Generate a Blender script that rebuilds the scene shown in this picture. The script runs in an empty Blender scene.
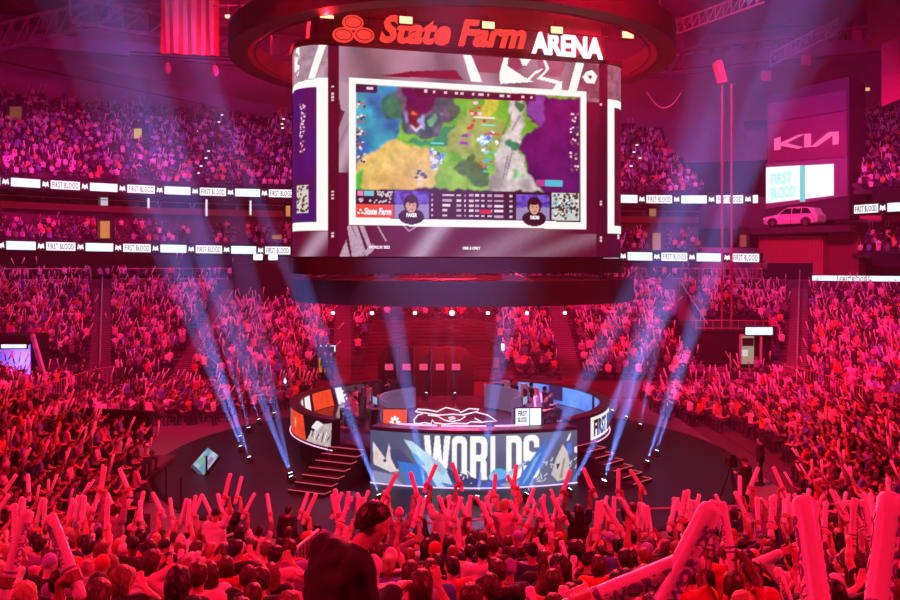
import bpy, math, random
import numpy as np
from mathutils import Vector, Matrix
R = math.radians
sc = bpy.context.scene
COL = sc.collection
rng = random.Random(7)
nrng = np.random.default_rng(11)
HOR, FPX, CAMZ = 262.0, 850.0, 8.2

def P(px, py, Y):
    """a measured point: photograph column, row and distance to metres"""
    return Vector(((px - 450.0) * Y / FPX, Y, CAMZ - (py - HOR) * Y / FPX))

# ---------------------------------------------------------------- materials
MATS = {}
def mat(name, col, rough=0.6, metal=0.0, var=0.12, scale=6.0, emit=None, estr=0.0, sample=True, coat=0.0):
    if name in MATS: return MATS[name]
    m = bpy.data.materials.new(name); m.use_nodes = True
    nt = m.node_tree; b = nt.nodes['Principled BSDF']
    b.inputs['Roughness'].default_value = rough; b.inputs['Metallic'].default_value = metal
    if coat: b.inputs['Coat Weight'].default_value = coat
    if emit is not None:
        b.inputs['Base Color'].default_value = (0.02, 0.02, 0.02, 1)
        b.inputs['Emission Color'].default_value = (*emit, 1); b.inputs['Emission Strength'].default_value = estr
        m.cycles.emission_sampling = 'AUTO' if sample else 'NONE'
    elif var > 0:
        tc = nt.nodes.new('ShaderNodeTexCoord'); nz = nt.nodes.new('ShaderNodeTexNoise')
        nz.inputs['Scale'].default_value = scale; nz.inputs['Detail'].default_value = 4
        nt.links.new(tc.outputs['Object'], nz.inputs['Vector'])
        mx = nt.nodes.new('ShaderNodeMix'); mx.data_type = 'RGBA'
        a = [max(0, c * (1 - var)) for c in col]; c2 = [min(1, c * (1 + var)) for c in col]
        mx.inputs[6].default_value = (*a, 1); mx.inputs[7].default_value = (*c2, 1)
        nt.links.new(nz.outputs['Fac'], mx.inputs[0]); nt.links.new(mx.outputs[2], b.inputs['Base Color'])
    else:
        b.inputs['Base Color'].default_value = (*col, 1)
    MATS[name] = m
    return m
def glow(name, col, s, sample=True): return mat(name, col, emit=col, estr=s, sample=sample)
def attr_mat(name, emission=None, rough=0.7):
    m = bpy.data.materials.new(name); m.use_nodes = True
    nt = m.node_tree; b = nt.nodes['Principled BSDF']; b.inputs['Roughness'].default_value = rough
    at = nt.nodes.new('ShaderNodeAttribute'); at.attribute_name = 'Col'
    if emission is None: nt.links.new(at.outputs['Color'], b.inputs['Base Color'])
    else:
        b.inputs['Base Color'].default_value = (0.01, 0.01, 0.01, 1); b.inputs['Specular IOR Level'].default_value = 0.1
        nt.links.new(at.outputs['Color'], b.inputs['Emission Color']); b.inputs['Emission Strength'].default_value = emission
        m.cycles.emission_sampling = 'NONE'
    MATS[name] = m
    return m
def lin(r, g, b):
    f = lambda c: (c / 255 / 12.92) if c / 255 <= 0.04045 else ((c / 255 + 0.055) / 1.055) ** 2.4
    return (f(r), f(g), f(b))

# ---------------------------------------------------------------- objects
def tag(o, label=None, cat=None, group=None, kind=None):
    if label: o['label'] = label
    if cat: o['category'] = cat
    if group: o['group'] = group
    if kind: o['kind'] = kind
    return o
def thing(name, label, cat, loc=(0, 0, 0), rotz=0.0, group=None):
    o = bpy.data.objects.new(name, None); COL.objects.link(o)
    o.location = loc; o.rotation_euler = (0, 0, rotz); o.empty_display_size = 0.2
    return tag(o, label, cat, group)
def root_matrix(o):
    M = Matrix.Identity(4)
    while o is not None:
        M = Matrix.Translation(o.location) @ o.rotation_euler.to_matrix().to_4x4() @ M
        o = o.parent
    return M
class MB:
    def __init__(s): s.v = []; s.f = []; s.c = []
    def add(s, vs, fs):
        b = len(s.v); s.v += [tuple(v) for v in vs]; s.f += [tuple(b + i for i in f) for f in fs]; return s
    def box(s, c, size, rz=0.0, M=None):
        x, y, z = (d / 2 for d in size)
        vs = [Vector((a * x, b * y, d * z)) for a in (-1, 1) for b in (-1, 1) for d in (-1, 1)]
        rot = M if M is not None else Matrix.Rotation(rz, 3, 'Z')
        vs = [rot @ v + Vector(c) for v in vs]
        return s.add(vs, [(0, 1, 3, 2), (4, 6, 7, 5), (0, 4, 5, 1), (2, 3, 7, 6), (0, 2, 6, 4), (1, 5, 7, 3)])
    def bar(s, a, b, w, h=None):
        a, b = Vector(a), Vector(b); d = b - a; L = d.length
        q = d.to_track_quat('Y', 'Z').to_matrix()
        return s.box((a + b) / 2, (w, L, h or w), M=q)
    def cyl(s, a, b, r0, r1=None, n=12, caps=True):
        r1 = r0 if r1 is None else r1
        a, b = Vector(a), Vector(b); q = (b - a).to_track_quat('Z', 'Y').to_matrix()
        vs = []
        for p, r in ((a, r0), (b, r1)):
            for i in range(n):
                t = 2 * math.pi * i / n; vs.append(q @ Vector((r * math.cos(t), r * math.sin(t), 0)) + p)
        fs = [(i, (i + 1) % n, n + (i + 1) % n, n + i) for i in range(n)]
        if caps: fs += [tuple(range(n - 1, -1, -1)), tuple(range(n, 2 * n))]
        return s.add(vs, fs)
    def tube(s, pts, r, n=6, closed=False):
        pts = [Vector(p) for p in pts]; m = len(pts); vs = []; up = None
        for i, p in enumerate(pts):
            a = pts[i - 1] if (i > 0 or closed) else p
            b = pts[(i + 1) % m] if (i < m - 1 or closed) else p
            t = (b - a).normalized()
            if up is None: up = t.orthogonal().normalized()
            up = (up - t * up.dot(t)).normalized(); w = t.cross(up)
            rr = r[i] if isinstance(r, (list, tuple)) else r
            for k in range(n):
                an = 2 * math.pi * k / n; vs.append(p + up * (rr * math.cos(an)) + w * (rr * math.sin(an)))
        fs = []
        for i in range(m if closed else m - 1):
            j = (i + 1) % m
            for k in range(n): fs.append((i * n + k, i * n + (k + 1) % n, j * n + (k + 1) % n, j * n + k))
        if not closed: fs += [tuple(range(n - 1, -1, -1)), tuple((m - 1) * n + k for k in range(n))]
        return s.add(vs, fs)
    def sphere(s, c, r, n=12, m=8):
        rx, ry, rz = r if isinstance(r, (list, tuple)) else (r, r, r)
        vs = [(c[0], c[1], c[2] + rz)]
        for i in range(1, m):
            t = math.pi * i / m
            for k in range(n):
                p = 2 * math.pi * k / n
                vs.append((c[0] + rx * math.sin(t) * math.cos(p), c[1] + ry * math.sin(t) * math.sin(p), c[2] + rz * math.cos(t)))
        vs.append((c[0], c[1], c[2] - rz)); L = len(vs) - 1
        fs = [(0, 1 + k, 1 + (k + 1) % n) for k in range(n)]
        for i in range(m - 2):
            for k in range(n):
                a = 1 + i * n + k; b = 1 + i * n + (k + 1) % n; fs.append((a, a + n, b + n, b))
        fs += [(L, 1 + (m - 2) * n + (k + 1) % n, 1 + (m - 2) * n + k) for k in range(n)]
        return s.add(vs, fs)
    def prism(s, poly, f0, f1):
        """poly of 2D points; f0, f1 map a 2D point to 3D for the two caps"""
        n = len(poly)
        vs = [f0(*p) for p in poly] + [f1(*p) for p in poly]
        return s.add(vs, [tuple(range(n)), tuple(range(2 * n - 1, n - 1, -1))] + [(i, n + i, n + (i + 1) % n, (i + 1) % n) for i in range(n)])
    def arc(s, c, r0, r1, z0, z1, a0, a1, n=40):
        """ring sector; angles in degrees from the front (-Y), positive to +X"""
        closed = abs(a1 - a0) >= 359.9; vs = []
        for i in range(n if closed else n + 1):
            a = R(a0 + (a1 - a0) * i / n); sx, sy = math.sin(a), -math.cos(a)
            for r, z in ((r0, z0), (r1, z0), (r1, z1), (r0, z1)): vs.append((c[0] + r * sx, c[1] + r * sy, z))
        fs = []; m = n if closed else n + 1
        for i in range(n):
            j = (i + 1) % m
            for k in range(4): fs.append((i * 4 + k, j * 4 + k, j * 4 + (k + 1) % 4, i * 4 + (k + 1) % 4))
        if not closed: fs += [(0, 1, 2, 3), (n * 4 + 3, n * 4 + 2, n * 4 + 1, n * 4)]
        return s.add(vs, fs)
    def lathe(s, c, prof, n=24):
        m = len(prof); vs = [(c[0] + r * math.cos(2 * math.pi * k / n), c[1] + r * math.sin(2 * math.pi * k / n), c[2] + z) for r, z in prof for k in range(n)]
        fs = [(i * n + k, i * n + (k + 1) % n, (i + 1) * n + (k + 1) % n, (i + 1) * n + k) for i in range(m - 1) for k in range(n)]
        return s.add(vs, fs)
def fix_normals(me):
    import bmesh
    bm = bmesh.new(); bm.from_mesh(me); bmesh.ops.recalc_face_normals(bm, faces=bm.faces); bm.to_mesh(me); bm.free()
def obj(name, mb, m, parent=None, local=False, smooth=False):
    vs = mb.v
    if parent is not None and not local:
        I = root_matrix(parent).inverted(); vs = [tuple(I @ Vector(v)) for v in vs]
    me = bpy.data.meshes.new(name); me.from_pydata(vs, [], mb.f); fix_normals(me)
    if smooth: me.shade_smooth()
    me.materials.append(m)
    o = bpy.data.objects.new(name, me); COL.objects.link(o)
    if parent is not None: o.parent = parent
    return o
def struct(name, mb, m, smooth=False):
    return tag(obj(name, mb, m, smooth=smooth), kind='structure')
def np_obj(name, V, F, m, parent=None, colors=None, smooth=False, flist=None):
    """V (n,3) float, F (m,4) int quads"""
    me = bpy.data.meshes.new(name)
    V = np.asarray(V, dtype=np.float32); F = np.asarray(F, dtype=np.int32); k = F.shape[1]
    me.vertices.add(len(V)); me.vertices.foreach_set('co', V.ravel())
    me.loops.add(F.size); me.loops.foreach_set('vertex_index', F.ravel())
    me.polygons.add(len(F)); me.polygons.foreach_set('loop_start', np.arange(len(F), dtype=np.int32) * k)
    me.polygons.foreach_set('loop_total', np.full(len(F), k, dtype=np.int32))
    if colors is not None:
        ca = me.color_attributes.new('Col', 'FLOAT_COLOR', 'POINT')
        C4 = np.ones((len(V), 4), dtype=np.float32); C4[:, :3] = colors
        ca.data.foreach_set('color', C4.ravel())
    me.update(calc_edges=True)
    if smooth: me.shade_smooth()
    me.materials.append(m)
    o = bpy.data.objects.new(name, me); COL.objects.link(o)
    if parent is not None: o.parent = parent
    return o
def dup(o, **kw):
    c = o.copy(); COL.objects.link(c)
    for k, v in kw.items(): c[k] = v
    for ch in list(o.children):
        d = ch.copy(); COL.objects.link(d); d.parent = c
        for g in list(ch.children):
            e = g.copy(); COL.objects.link(e); e.parent = d
    return c

# ---------------------------------------------------------------- lettering
def text_mb(s, h=1.0, width=None, bold=0.02, depth=0.05, shear=0.0, spacing=1.0, align='CENTER'):
    """letters as solid shapes in the local XZ plane, cap height h, facing -Y"""
    cu = bpy.data.curves.new('lettering_curve', 'FONT'); cu.body = s; cu.align_x = align
    cu.offset = bold; cu.shear = shear; cu.space_character = spacing; cu.extrude = 0.5; cu.resolution_u = 3
    o = bpy.data.objects.new('lettering_tmp', cu); COL.objects.link(o)
    dg = bpy.context.evaluated_depsgraph_get(); dg.update()
    me = bpy.data.meshes.new_from_object(o.evaluated_get(dg))
    V = np.array([v.co[:] for v in me.vertices]); F = [tuple(p.vertices) for p in me.polygons]
    bpy.data.objects.remove(o); bpy.data.curves.remove(cu); bpy.data.meshes.remove(me)
    lo, hi = V.min(0), V.max(0)
    V[:, 1] = (V[:, 1] - lo[1]) / (hi[1] - lo[1]) * h
    k = h / (hi[1] - lo[1]) if width is None else width / (hi[0] - lo[0])
    V[:, 0] = (V[:, 0] - ((lo[0] + hi[0]) / 2 if align == 'CENTER' else lo[0])) * k
    mb = MB(); mb.add([(a, -c * depth * 2 * 0.5 - 0.0, b) for a, b, c in V], F)
    return mb
def curve_fill(loops, depth, name='tmp'):
    """polygons with holes (even-odd) filled and extruded; local XZ plane"""
    cu = bpy.data.curves.new(name, 'CURVE'); cu.dimensions = '2D'; cu.fill_mode = 'BOTH'; cu.extrude = depth / 2
    for lp in loops:
        sp = cu.splines.new('POLY'); sp.points.add(len(lp) - 1)
        for q, p in zip(sp.points, lp): q.co = (p[0], p[1], 0, 1)
        sp.use_cyclic_u = True
    o = bpy.data.objects.new(name, cu); COL.objects.link(o)
    dg = bpy.context.evaluated_depsgraph_get(); dg.update()
    me = bpy.data.meshes.new_from_object(o.evaluated_get(dg))
    V = [(v.co[0], -v.co[2], v.co[1]) for v in me.vertices]; F = [tuple(p.vertices) for p in me.polygons]
    bpy.data.objects.remove(o); bpy.data.curves.remove(cu); bpy.data.meshes.remove(me)
    mb = MB(); mb.add(V, F); return mb
def place(mb, fn):
    mb.v = [tuple(fn(Vector(v))) for v in mb.v]; return mb
def on_frame(o, ux, n, uz=Vector((0, 0, 1))):
    """local (x, y, z) -> o + x*ux - y*... ; local -Y faces along n"""
    o, ux, n = Vector(o), Vector(ux).normalized(), Vector(n).normalized()
    return lambda v: o + ux * v[0] - n * v[1] + uz * v[2]
def ordinal(n):
    w = ['zeroth', 'first', 'second', 'third', 'fourth', 'fifth', 'sixth', 'seventh', 'eighth', 'ninth', 'tenth', 'eleventh', 'twelfth', 'thirteenth', 'fourteenth', 'fifteenth', 'sixteenth', 'seventeenth', 'eighteenth', 'nineteenth', 'twentieth']
    if n <= 20: return w[n]
    t = {2: 'twenty', 3: 'thirty', 4: 'forty'}[n // 10]
    return t + ('-' + w[n % 10] if n % 10 else 'th') if n % 10 else {20: 'twentieth', 30: 'thirtieth', 40: 'fortieth'}[n]
# ---------------------------------------------------------------- smooth bodies from limb volumes
class Field:
    def __init__(s, vox): s.vox = vox; s.pr = []
    def cap(s, a, b, r0, r1=None, k=0.03, lab=0): s.pr.append(('c', np.array(a, float), np.array(b, float), r0, r0 if r1 is None else r1, k, lab)); return s
    def ell(s, c, r, k=0.02, lab=0, M=None): s.pr.append(('e', np.array(c, float), np.array(r, float), M, None, k, lab)); return s
    def cut(s, o, n): s.pr.append(('p', np.array(o, float), np.array(n, float) / np.linalg.norm(n), 0, 0, 0, 0)); return s
    def sub(s, c, r, k=0.01): s.pr.append(('s', np.array(c, float), np.array(r, float), None, None, k, 0)); return s
    def mesh(s):
        vox = s.vox; lo = np.full(3, 1e9); hi = np.full(3, -1e9)
        for p in s.pr:
            if p[0] == 'c':
                m = max(p[3], p[4]); lo = np.minimum(lo, np.minimum(p[1], p[2]) - m); hi = np.maximum(hi, np.maximum(p[1], p[2]) + m)
            elif p[0] == 'e':
                m = p[2].max(); lo = np.minimum(lo, p[1] - m); hi = np.maximum(hi, p[1] + m)
        lo = lo - 3 * vox; n = np.ceil((hi + 3 * vox - lo) / vox).astype(int) + 1
        F = np.full(n, 0.5, np.float32); D = np.full(n, 9.0, np.float32); L = np.zeros(n, np.int8)
        ax = [lo[i] + vox * np.arange(n[i]) for i in range(3)]
        for p in s.pr:
            kind, k = p[0], p[5]; mg = k + 3 * vox
            if kind == 'p':
                g = np.meshgrid(*ax, indexing='ij', sparse=True)
                d = sum((g[i] - p[1][i]) * p[2][i] for i in range(3)).astype(np.float32)
                F = np.maximum(F, d); continue
            if kind == 'c': a = np.minimum(p[1], p[2]) - max(p[3], p[4]) - mg; b = np.maximum(p[1], p[2]) + max(p[3], p[4]) + mg
            else: a = p[1] - p[2].max() - mg; b = p[1] + p[2].max() + mg
            i0 = np.maximum(((a - lo) / vox).astype(int), 0); i1 = np.minimum(((b - lo) / vox).astype(int) + 2, n)
            if np.any(i1 <= i0): continue
            sl = tuple(slice(i0[i], i1[i]) for i in range(3))
            x, y, z = np.meshgrid(*[ax[i][i0[i]:i1[i]] for i in range(3)], indexing='ij', sparse=True)
            if kind == 'c':
                ab = p[2] - p[1]; q = max(ab @ ab, 1e-12)
                t = np.clip(((x - p[1][0]) * ab[0] + (y - p[1][1]) * ab[1] + (z - p[1][2]) * ab[2]) / q, 0, 1)
                d = np.sqrt((x - p[1][0] - t * ab[0]) ** 2 + (y - p[1][1] - t * ab[1]) ** 2 + (z - p[1][2] - t * ab[2]) ** 2) - (p[3] + t * (p[4] - p[3]))
            else:
                u = [x - p[1][0], y - p[1][1], z - p[1][2]]
                if p[3] is not None:
                    M = np.array(p[3]); u = [M[0, j] * u[0] + M[1, j] * u[1] + M[2, j] * u[2] for j in range(3)]
                k0 = np.sqrt(sum((u[j] / p[2][j]) ** 2 for j in range(3))); k1 = np.sqrt(sum((u[j] / p[2][j] ** 2) ** 2 for j in range(3))) + 1e-9
                d = k0 * (k0 - 1) / k1
            f = F[sl]
            if kind == 's':
                h = np.clip(0.5 - 0.5 * (f + d) / k, 0, 1); F[sl] = f * (1 - h) - d * h + k * h * (1 - h); continue
            h = np.clip(0.5 + 0.5 * (d - f) / k, 0, 1); F[sl] = d * (1 - h) + f * h - k * h * (1 - h)
            m = d < D[sl]; D[sl] = np.where(m, d, D[sl]); L[sl] = np.where(m, p[6], L[sl])
        return surface_nets(F, L, lo, vox)
def surface_nets(F, L, lo, vox):
    S = F < 0; c = lambda A, i, j, k: A[i:A.shape[0] - 1 + i, j:A.shape[1] - 1 + j, k:A.shape[2] - 1 + k]
    cnt = sum(c(S, i, j, k).astype(np.int8) for i in (0, 1) for j in (0, 1) for k in (0, 1))
    act = (cnt > 0) & (cnt < 8); idx = np.argwhere(act); m = len(idx)
    ID = np.full(act.shape, -1, np.int64); ID[act] = np.arange(m)
    val = {}
    for i in (0, 1):
        for j in (0, 1):
            for k in (0, 1): val[i, j, k] = F[idx[:, 0] + i, idx[:, 1] + j, idx[:, 2] + k]
    pos = np.zeros((m, 3)); w = np.zeros(m); ks = list(val)
    for a in ks:
        for ax in range(3):
            if a[ax] == 0:
                b = list(a); b[ax] = 1; b = tuple(b); va, vb = val[a], val[b]; e = (va < 0) != (vb < 0)
                t = np.where(e, va / np.where(e, va - vb, 1), 0); p = np.tile(np.array(a, float), (m, 1)); p[:, ax] = t
                pos += p * e[:, None]; w += e
    V = (pos / w[:, None] + idx) * vox + lo
    faces = []
    for ax in range(3):
        sl0 = [slice(None)] * 3; sl1 = [slice(None)] * 3; sl0[ax] = slice(0, -1); sl1[ax] = slice(1, None)
        a, b = S[tuple(sl0)], S[tuple(sl1)]; u, v = (ax + 1) % 3, (ax + 2) % 3
        e = np.argwhere(a != b); e = e[(e[:, u] > 0) & (e[:, v] > 0) & (e[:, u] < F.shape[u] - 1) & (e[:, v] < F.shape[v] - 1)]
        if not len(e): continue
        flip = ~a[e[:, 0], e[:, 1], e[:, 2]]
        q = []
        for du, dv in ((1, 1), (0, 1), (0, 0), (1, 0)):
            g = e.copy(); g[:, u] -= du; g[:, v] -= dv; q.append(ID[g[:, 0], g[:, 1], g[:, 2]])
        q = np.stack(q, 1); q[flip] = q[flip][:, ::-1]; faces.append(q)
    Fc = np.concatenate(faces)
    lab = L[np.minimum(idx[:, 0] + (pos[:, 0] / w > .5), L.shape[0] - 1), idx[:, 1], idx[:, 2]]
    return V, Fc, lab

def vec(*a): return np.array(a, float)
def unit(v): return v / (np.linalg.norm(v) + 1e-9)
SKIN, SHIRT, PANTS, HAIR, STICK = 0, 1, 2, 3, 4
ARM = {
    'upin': ((.05, .10, .26), (-.02, .16, .50), (0, .2, 1)),  # elbow and wrist offsets from the shoulder for the right side (x out, y forward, z up), and hand direction
    'down': ((.06, -.03, -.27), (-.04, .21, -.36), (-.3, .9, -.1)),
    'lap': ((.07, .02, -.27), (-.09, .22, -.33), (-.7, .7, 0)),
    'up': ((.09, .06, .26), (.06, .10, .51), (0, .2, 1)),
    'high': ((.03, .05, .28), (.00, .09, .54), (-.1, .2, 1)),
    'wide': ((.17, .05, .21), (.26, .10, .45), (.3, .2, 1)),
    'fwd': ((.05, .19, .18), (-.03, .33, .38), (-.1, .5, .9)),
    'clap': ((.10, .19, -.10), (-.13, .33, .06), (-.35, .5, .7)),
    'head': ((.24, .06, .14), (.02, .06, .26), (-.9, .1, .3)),
    'face': ((.03, .22, -.10), (-.07, .30, .13), (-.2, .3, .9)),
    'side': ((.26, .10, .02), (.50, .16, .06), (.9, .3, .1)),
    'hang': ((.06, -.04, -.29), (.07, .03, -.55), (0, .1, -1)),
    'hold': ((.06, .02, -.28), (-.05, .25, -.22), (-.4, .9, .2)),
}
def skeleton(seat=True, left='up', right='up', jit=0.0, rs=None, lean=0.0, girth=1.0, headturn=(0, 0), feet=0.12):
    """joint positions of a person facing +Y with the feet on z = 0"""
    rs = rs or random.Random(1); j = lambda: rs.uniform(-jit, jit)
    s = {'seat': seat, 'girth': girth, 'headturn': headturn}
    hz = 0.53 if seat else 0.95
    s['hip'] = vec(0, 0, hz); s['chest'] = vec(0, .02 + lean * .35, hz + .32); s['neck'] = vec(0, .0 + lean * .55, hz + .53)
    s['head'] = vec(0, .035 + lean * .8, hz + .69)
    for n, sg, a in (('l', -1, left), ('r', 1, right)):
        sh = vec(sg * .185 * (girth * .5 + .5), lean * .5, hz + .485 + (.03 if a in ('up', 'high', 'wide') else 0)); s['sh' + n] = sh
        e, w, h = ARM[a]; e = vec(sg * e[0] + j(), e[1] + j(), e[2] + j()); e = unit(e) * .285
        e = e + sh; w0 = vec(sg * w[0] + j() * 2, w[1] + j(), w[2] + j() * .5) + sh; w0 = e + unit(w0 - e) * .25
        s['el' + n] = e; s['wr' + n] = w0; s['hd' + n] = unit(unit(vec(sg * h[0], h[1], h[2])) + unit(w0 - e) * .6); s['arm' + n] = a
        hp = vec(sg * .09, 0, hz - .01); s['hp' + n] = hp
        if seat: s['kn' + n] = vec(sg * .13, .41, .50); s['an' + n] = vec(sg * .12, .40, .08)
        else: s['kn' + n] = vec(sg * feet * .85, .03, .50); s['an' + n] = vec(sg * feet, -.02, .08)
    return s
def hand(f, wr, d, sg, grip=None, up=None, lab=SKIN):
    """palm, four fingers of unequal length and a thumb from the side of the palm; grip = axis of the thing held"""
    d = unit(d)
    if grip is not None:
        a = unit(grip); d = unit(d - a * (a @ d)); n = np.cross(d, a); n = n if n @ vec(-.8 * sg, .6, 0) > 0 else -n
        c = wr + d * .075; ax_c = c + n * .055                               # the held stick runs in front of the palm
        f.cap(wr, wr + d * .05, .027, .030, .02, lab)
        for i in range(4):
            o = a * ((i - 1.5) * .0215); b0 = wr + d * .05 + o; f.cap(wr + d * .02 + o * .7, b0 + d * .03, .014, .0135, .012, lab)
            pts = []
            for th in (-35, 35, 95, 150):
                t = R(th); pts.append(ax_c + o - n * (.056 * math.cos(t)) + d * (.056 * math.sin(t)))
            for q in range(3): f.cap(pts[q], pts[q + 1], .0125 - .001 * q, .0115 - .001 * q, .006, lab)
        t0 = wr + d * .02 - a * .02; t1 = ax_c - a * .045 - d * .05; f.cap(t0, t1, .015, .013, .012, lab); f.cap(t1, t1 + n * .035 + d * .01, .0125, .011, .006, lab)
        return ax_c
    n = unit(up) if up is not None else unit(np.cross(d, vec(sg, 0, 0)) + vec(0, .3, 0)); n = unit(n - d * (n @ d)); sd = np.cross(d, n) * sg
    ln = (.074, .086, .080, .064)
    for i in range(4):
        o = sd * ((1.5 - i) * .0205); kn = wr + d * .085 + o; f.cap(wr + d * .01 + o * .6, kn, .015, .0125, .014, lab)
        q = kn + unit(d + sd * (1.5 - i) * .10 + n * .18) * ln[i] * .55; f.cap(kn, q, .0118, .0112, .005, lab)
        f.cap(q, q + unit(d + sd * (1.5 - i) * .08 + n * .55) * ln[i] * .55, .0112, .0100, .004, lab)
    t0 = wr + d * .025 + sd * .028; t1 = t0 + unit(d * .7 + sd * .8 + n * .3) * .045; f.cap(wr + d * .01 + sd * .01, t0, .016, .015, .012, lab)
    f.cap(t0, t1, .014, .012, .008, lab); f.cap(t1, t1 + unit(d + sd * .25 + n * .3) * .032, .012, .010, .005, lab)
    return None
def head_matrix(s):
    yaw, pitch = s['headturn']
    return np.array((Matrix.Rotation(R(yaw), 3, 'Z') @ Matrix.Rotation(R(pitch), 3, 'X')))
def body_field(s, vox, grips=(None, None), hands=True, coarse=False):
    f = Field(vox); g = s['girth']; hip, ch, nk, hd = s['hip'], s['chest'], s['neck'], s['head']; M = head_matrix(s); H = lambda *p: hd + M @ vec(*p)
    for sg in (-1, 1):
        f.cap(hip + vec(sg * .075 * g, 0, .02), ch + vec(sg * .085 * g, 0, .02), .105 * g, .112 * g, .05, SHIRT)
        f.cap(hip + vec(sg * .085 * g, -.02, -.02), hip + vec(sg * .08 * g, .02, 0), .105 * g, .10 * g, .05, PANTS)
    f.cap(ch + vec(0, 0, .10), nk + vec(0, -.01, -.05), .105 * g, .06, .05, SHIRT)
    f.cap(nk + vec(0, -.01, -.06), hd + vec(0, -.025, -.05), .056, .053, .03, SKIN)
    for n, sg, gr in (('l', -1, grips[0]), ('r', 1, grips[1])):
        sh, el, wr = s['sh' + n], s['el' + n], s['wr' + n]
        f.cap(nk + vec(0, -.015, -.04), sh, .05, .062, .05, SHIRT)
        mid = sh + (el - sh) * .62
        f.cap(sh, mid, .058 * g, .048 * g, .03, SHIRT); f.cap(mid, el, .046 * g, .041, .02, SKIN)
        f.cap(el, el + (wr - el) * .35, .041, .043, .02, SKIN); f.cap(el + (wr - el) * .35, wr, .042, .027, .02, SKIN)
        if hands: s['grip' + n] = hand(f, wr, s['hd' + n], sg, gr, lab=SKIN)
        else: f.cap(wr, wr + s['hd' + n] * .11, .036, .035, .02, SKIN)
        hp, kn, an = s['hp' + n], s['kn' + n], s['an' + n]
        f.cap(hp, kn, .085 * g, .058, .04, PANTS); f.cap(kn, kn + (an - kn) * .35, .056, .058, .02, PANTS); f.cap(kn + (an - kn) * .35, an, .057, .040, .02, PANTS)
        f.cap(an + vec(0, -.03, -.035), an + vec(sg * .02, .17, -.045), .040, .034, .02, PANTS)
    # head: skull, jaw, cheeks, brow, nose, lips, ears, eye sockets
    f.ell(H(0, -.012, .035), (.074, .094, .088), .02, HAIR, M); f.ell(H(0, .02, -.02), (.062, .07, .092), .03, SKIN, M)
    if not coarse:
        f.cap(H(0, .05, -.095), H(0, .07, -.088), .026, .022, .03, SKIN)
        f.ell(H(0, .075, .028), (.05, .018, .014), .02, SKIN, M)
        f.cap(H(0, .088, .012), H(0, .108, -.028), .009, .013, .012, SKIN); f.ell(H(0, .088, -.062), (.024, .012, .010), .008, SKIN, M)
        for sg in (-1, 1):
            f.ell(H(sg * .078, -.008, -.008), (.010, .021, .032), .008, SKIN, M); f.ell(H(sg * .042, .058, -.025), (.022, .022, .024), .02, SKIN, M)
            f.sub(H(sg * .033, .097, .008), (.016, .014, .010), .008)
    return f
def shirt_field(s, vox, sleeve=0.55, off=.013, hood=False):
    f = Field(vox); g = s['girth']; hip, ch, nk = s['hip'], s['chest'], s['neck']
    for sg in (-1, 1):
        f.cap(hip + vec(sg * .08 * g, 0, -.0), ch + vec(sg * .085 * g, 0, .02), .112 * g + off, .112 * g + off, .05)
    f.cap(hip + vec(0, .01, 0), ch + vec(0, .01, .02), .115 * g + off, .12 * g + off, .05); f.cap(ch + vec(0, .01, .10), nk + vec(0, -.01, -.055), .11 * g + off, .06 + off, .05)
    for n, sg in (('l', -1), ('r', 1)):
        sh, el, wr = s['sh' + n], s['el' + n], s['wr' + n]
        f.cap(nk + vec(0, -.015, -.05), sh, .05 + off, .064 + off, .05)
        if sleeve <= 1: f.cap(sh, sh + (el - sh) * sleeve, .060 * g + off, .055 * g + off, .03)
        else:
            f.cap(sh, el, .060 * g + off, .046 * g + off, .03); f.cap(el, wr - (wr - el) * .08, .046 + off, .034 + off, .02)
    if hood:
        f.ell(nk + vec(0, -.12, -.045), (.135, .06, .085), .012); f.cap(nk + vec(-.12, -.06, -.0), nk + vec(0, -.115, .035), .035, .04, .02); f.cap(nk + vec(.12, -.06, 0), nk + vec(0, -.115, .035), .035, .04, .02)
        f.cap(nk + vec(-.08, -.05, -.0), nk + vec(.08, -.05, -.0), .055, .055, .04); f.cap(nk + vec(0, -.075, -.01), nk + vec(0, -.11, -.09), .06, .03, .05)
        f.cap(nk + vec(-.08, -.04, 0), nk + vec(-.05, .06, -.06), .04, .03, .03); f.cap(nk + vec(.08, -.04, 0), nk + vec(.05, .06, -.06), .04, .03, .03)
        for n in 'lr': f.cap(s['el' + n] - vec(0, 0, .02), s['el' + n] + vec(0, 0, .02), .066, .066, .03)
    f.cut(hip + vec(0, 0, -.075), (0, 0, -1))
    return f
def pants_field(s, vox, off=.011):
    f = Field(vox); g = s['girth']; hip = s['hip']
    for n, sg in (('l', -1), ('r', 1)):
        hp, kn, an = s['hp' + n], s['kn' + n], s['an' + n]
        f.cap(hip + vec(sg * .085 * g, -.02, -.02), hip + vec(sg * .08 * g, .01, .0), .105 * g + off, .10 * g + off, .05)
        f.cap(hp, kn, .085 * g + off, .058 + off, .04); f.cap(kn, an + (kn - an) * .06, .060 + off, .052 + off, .02)
    f.cut(hip + vec(0, 0, .06), (0, 0, 1))
    return f
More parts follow.
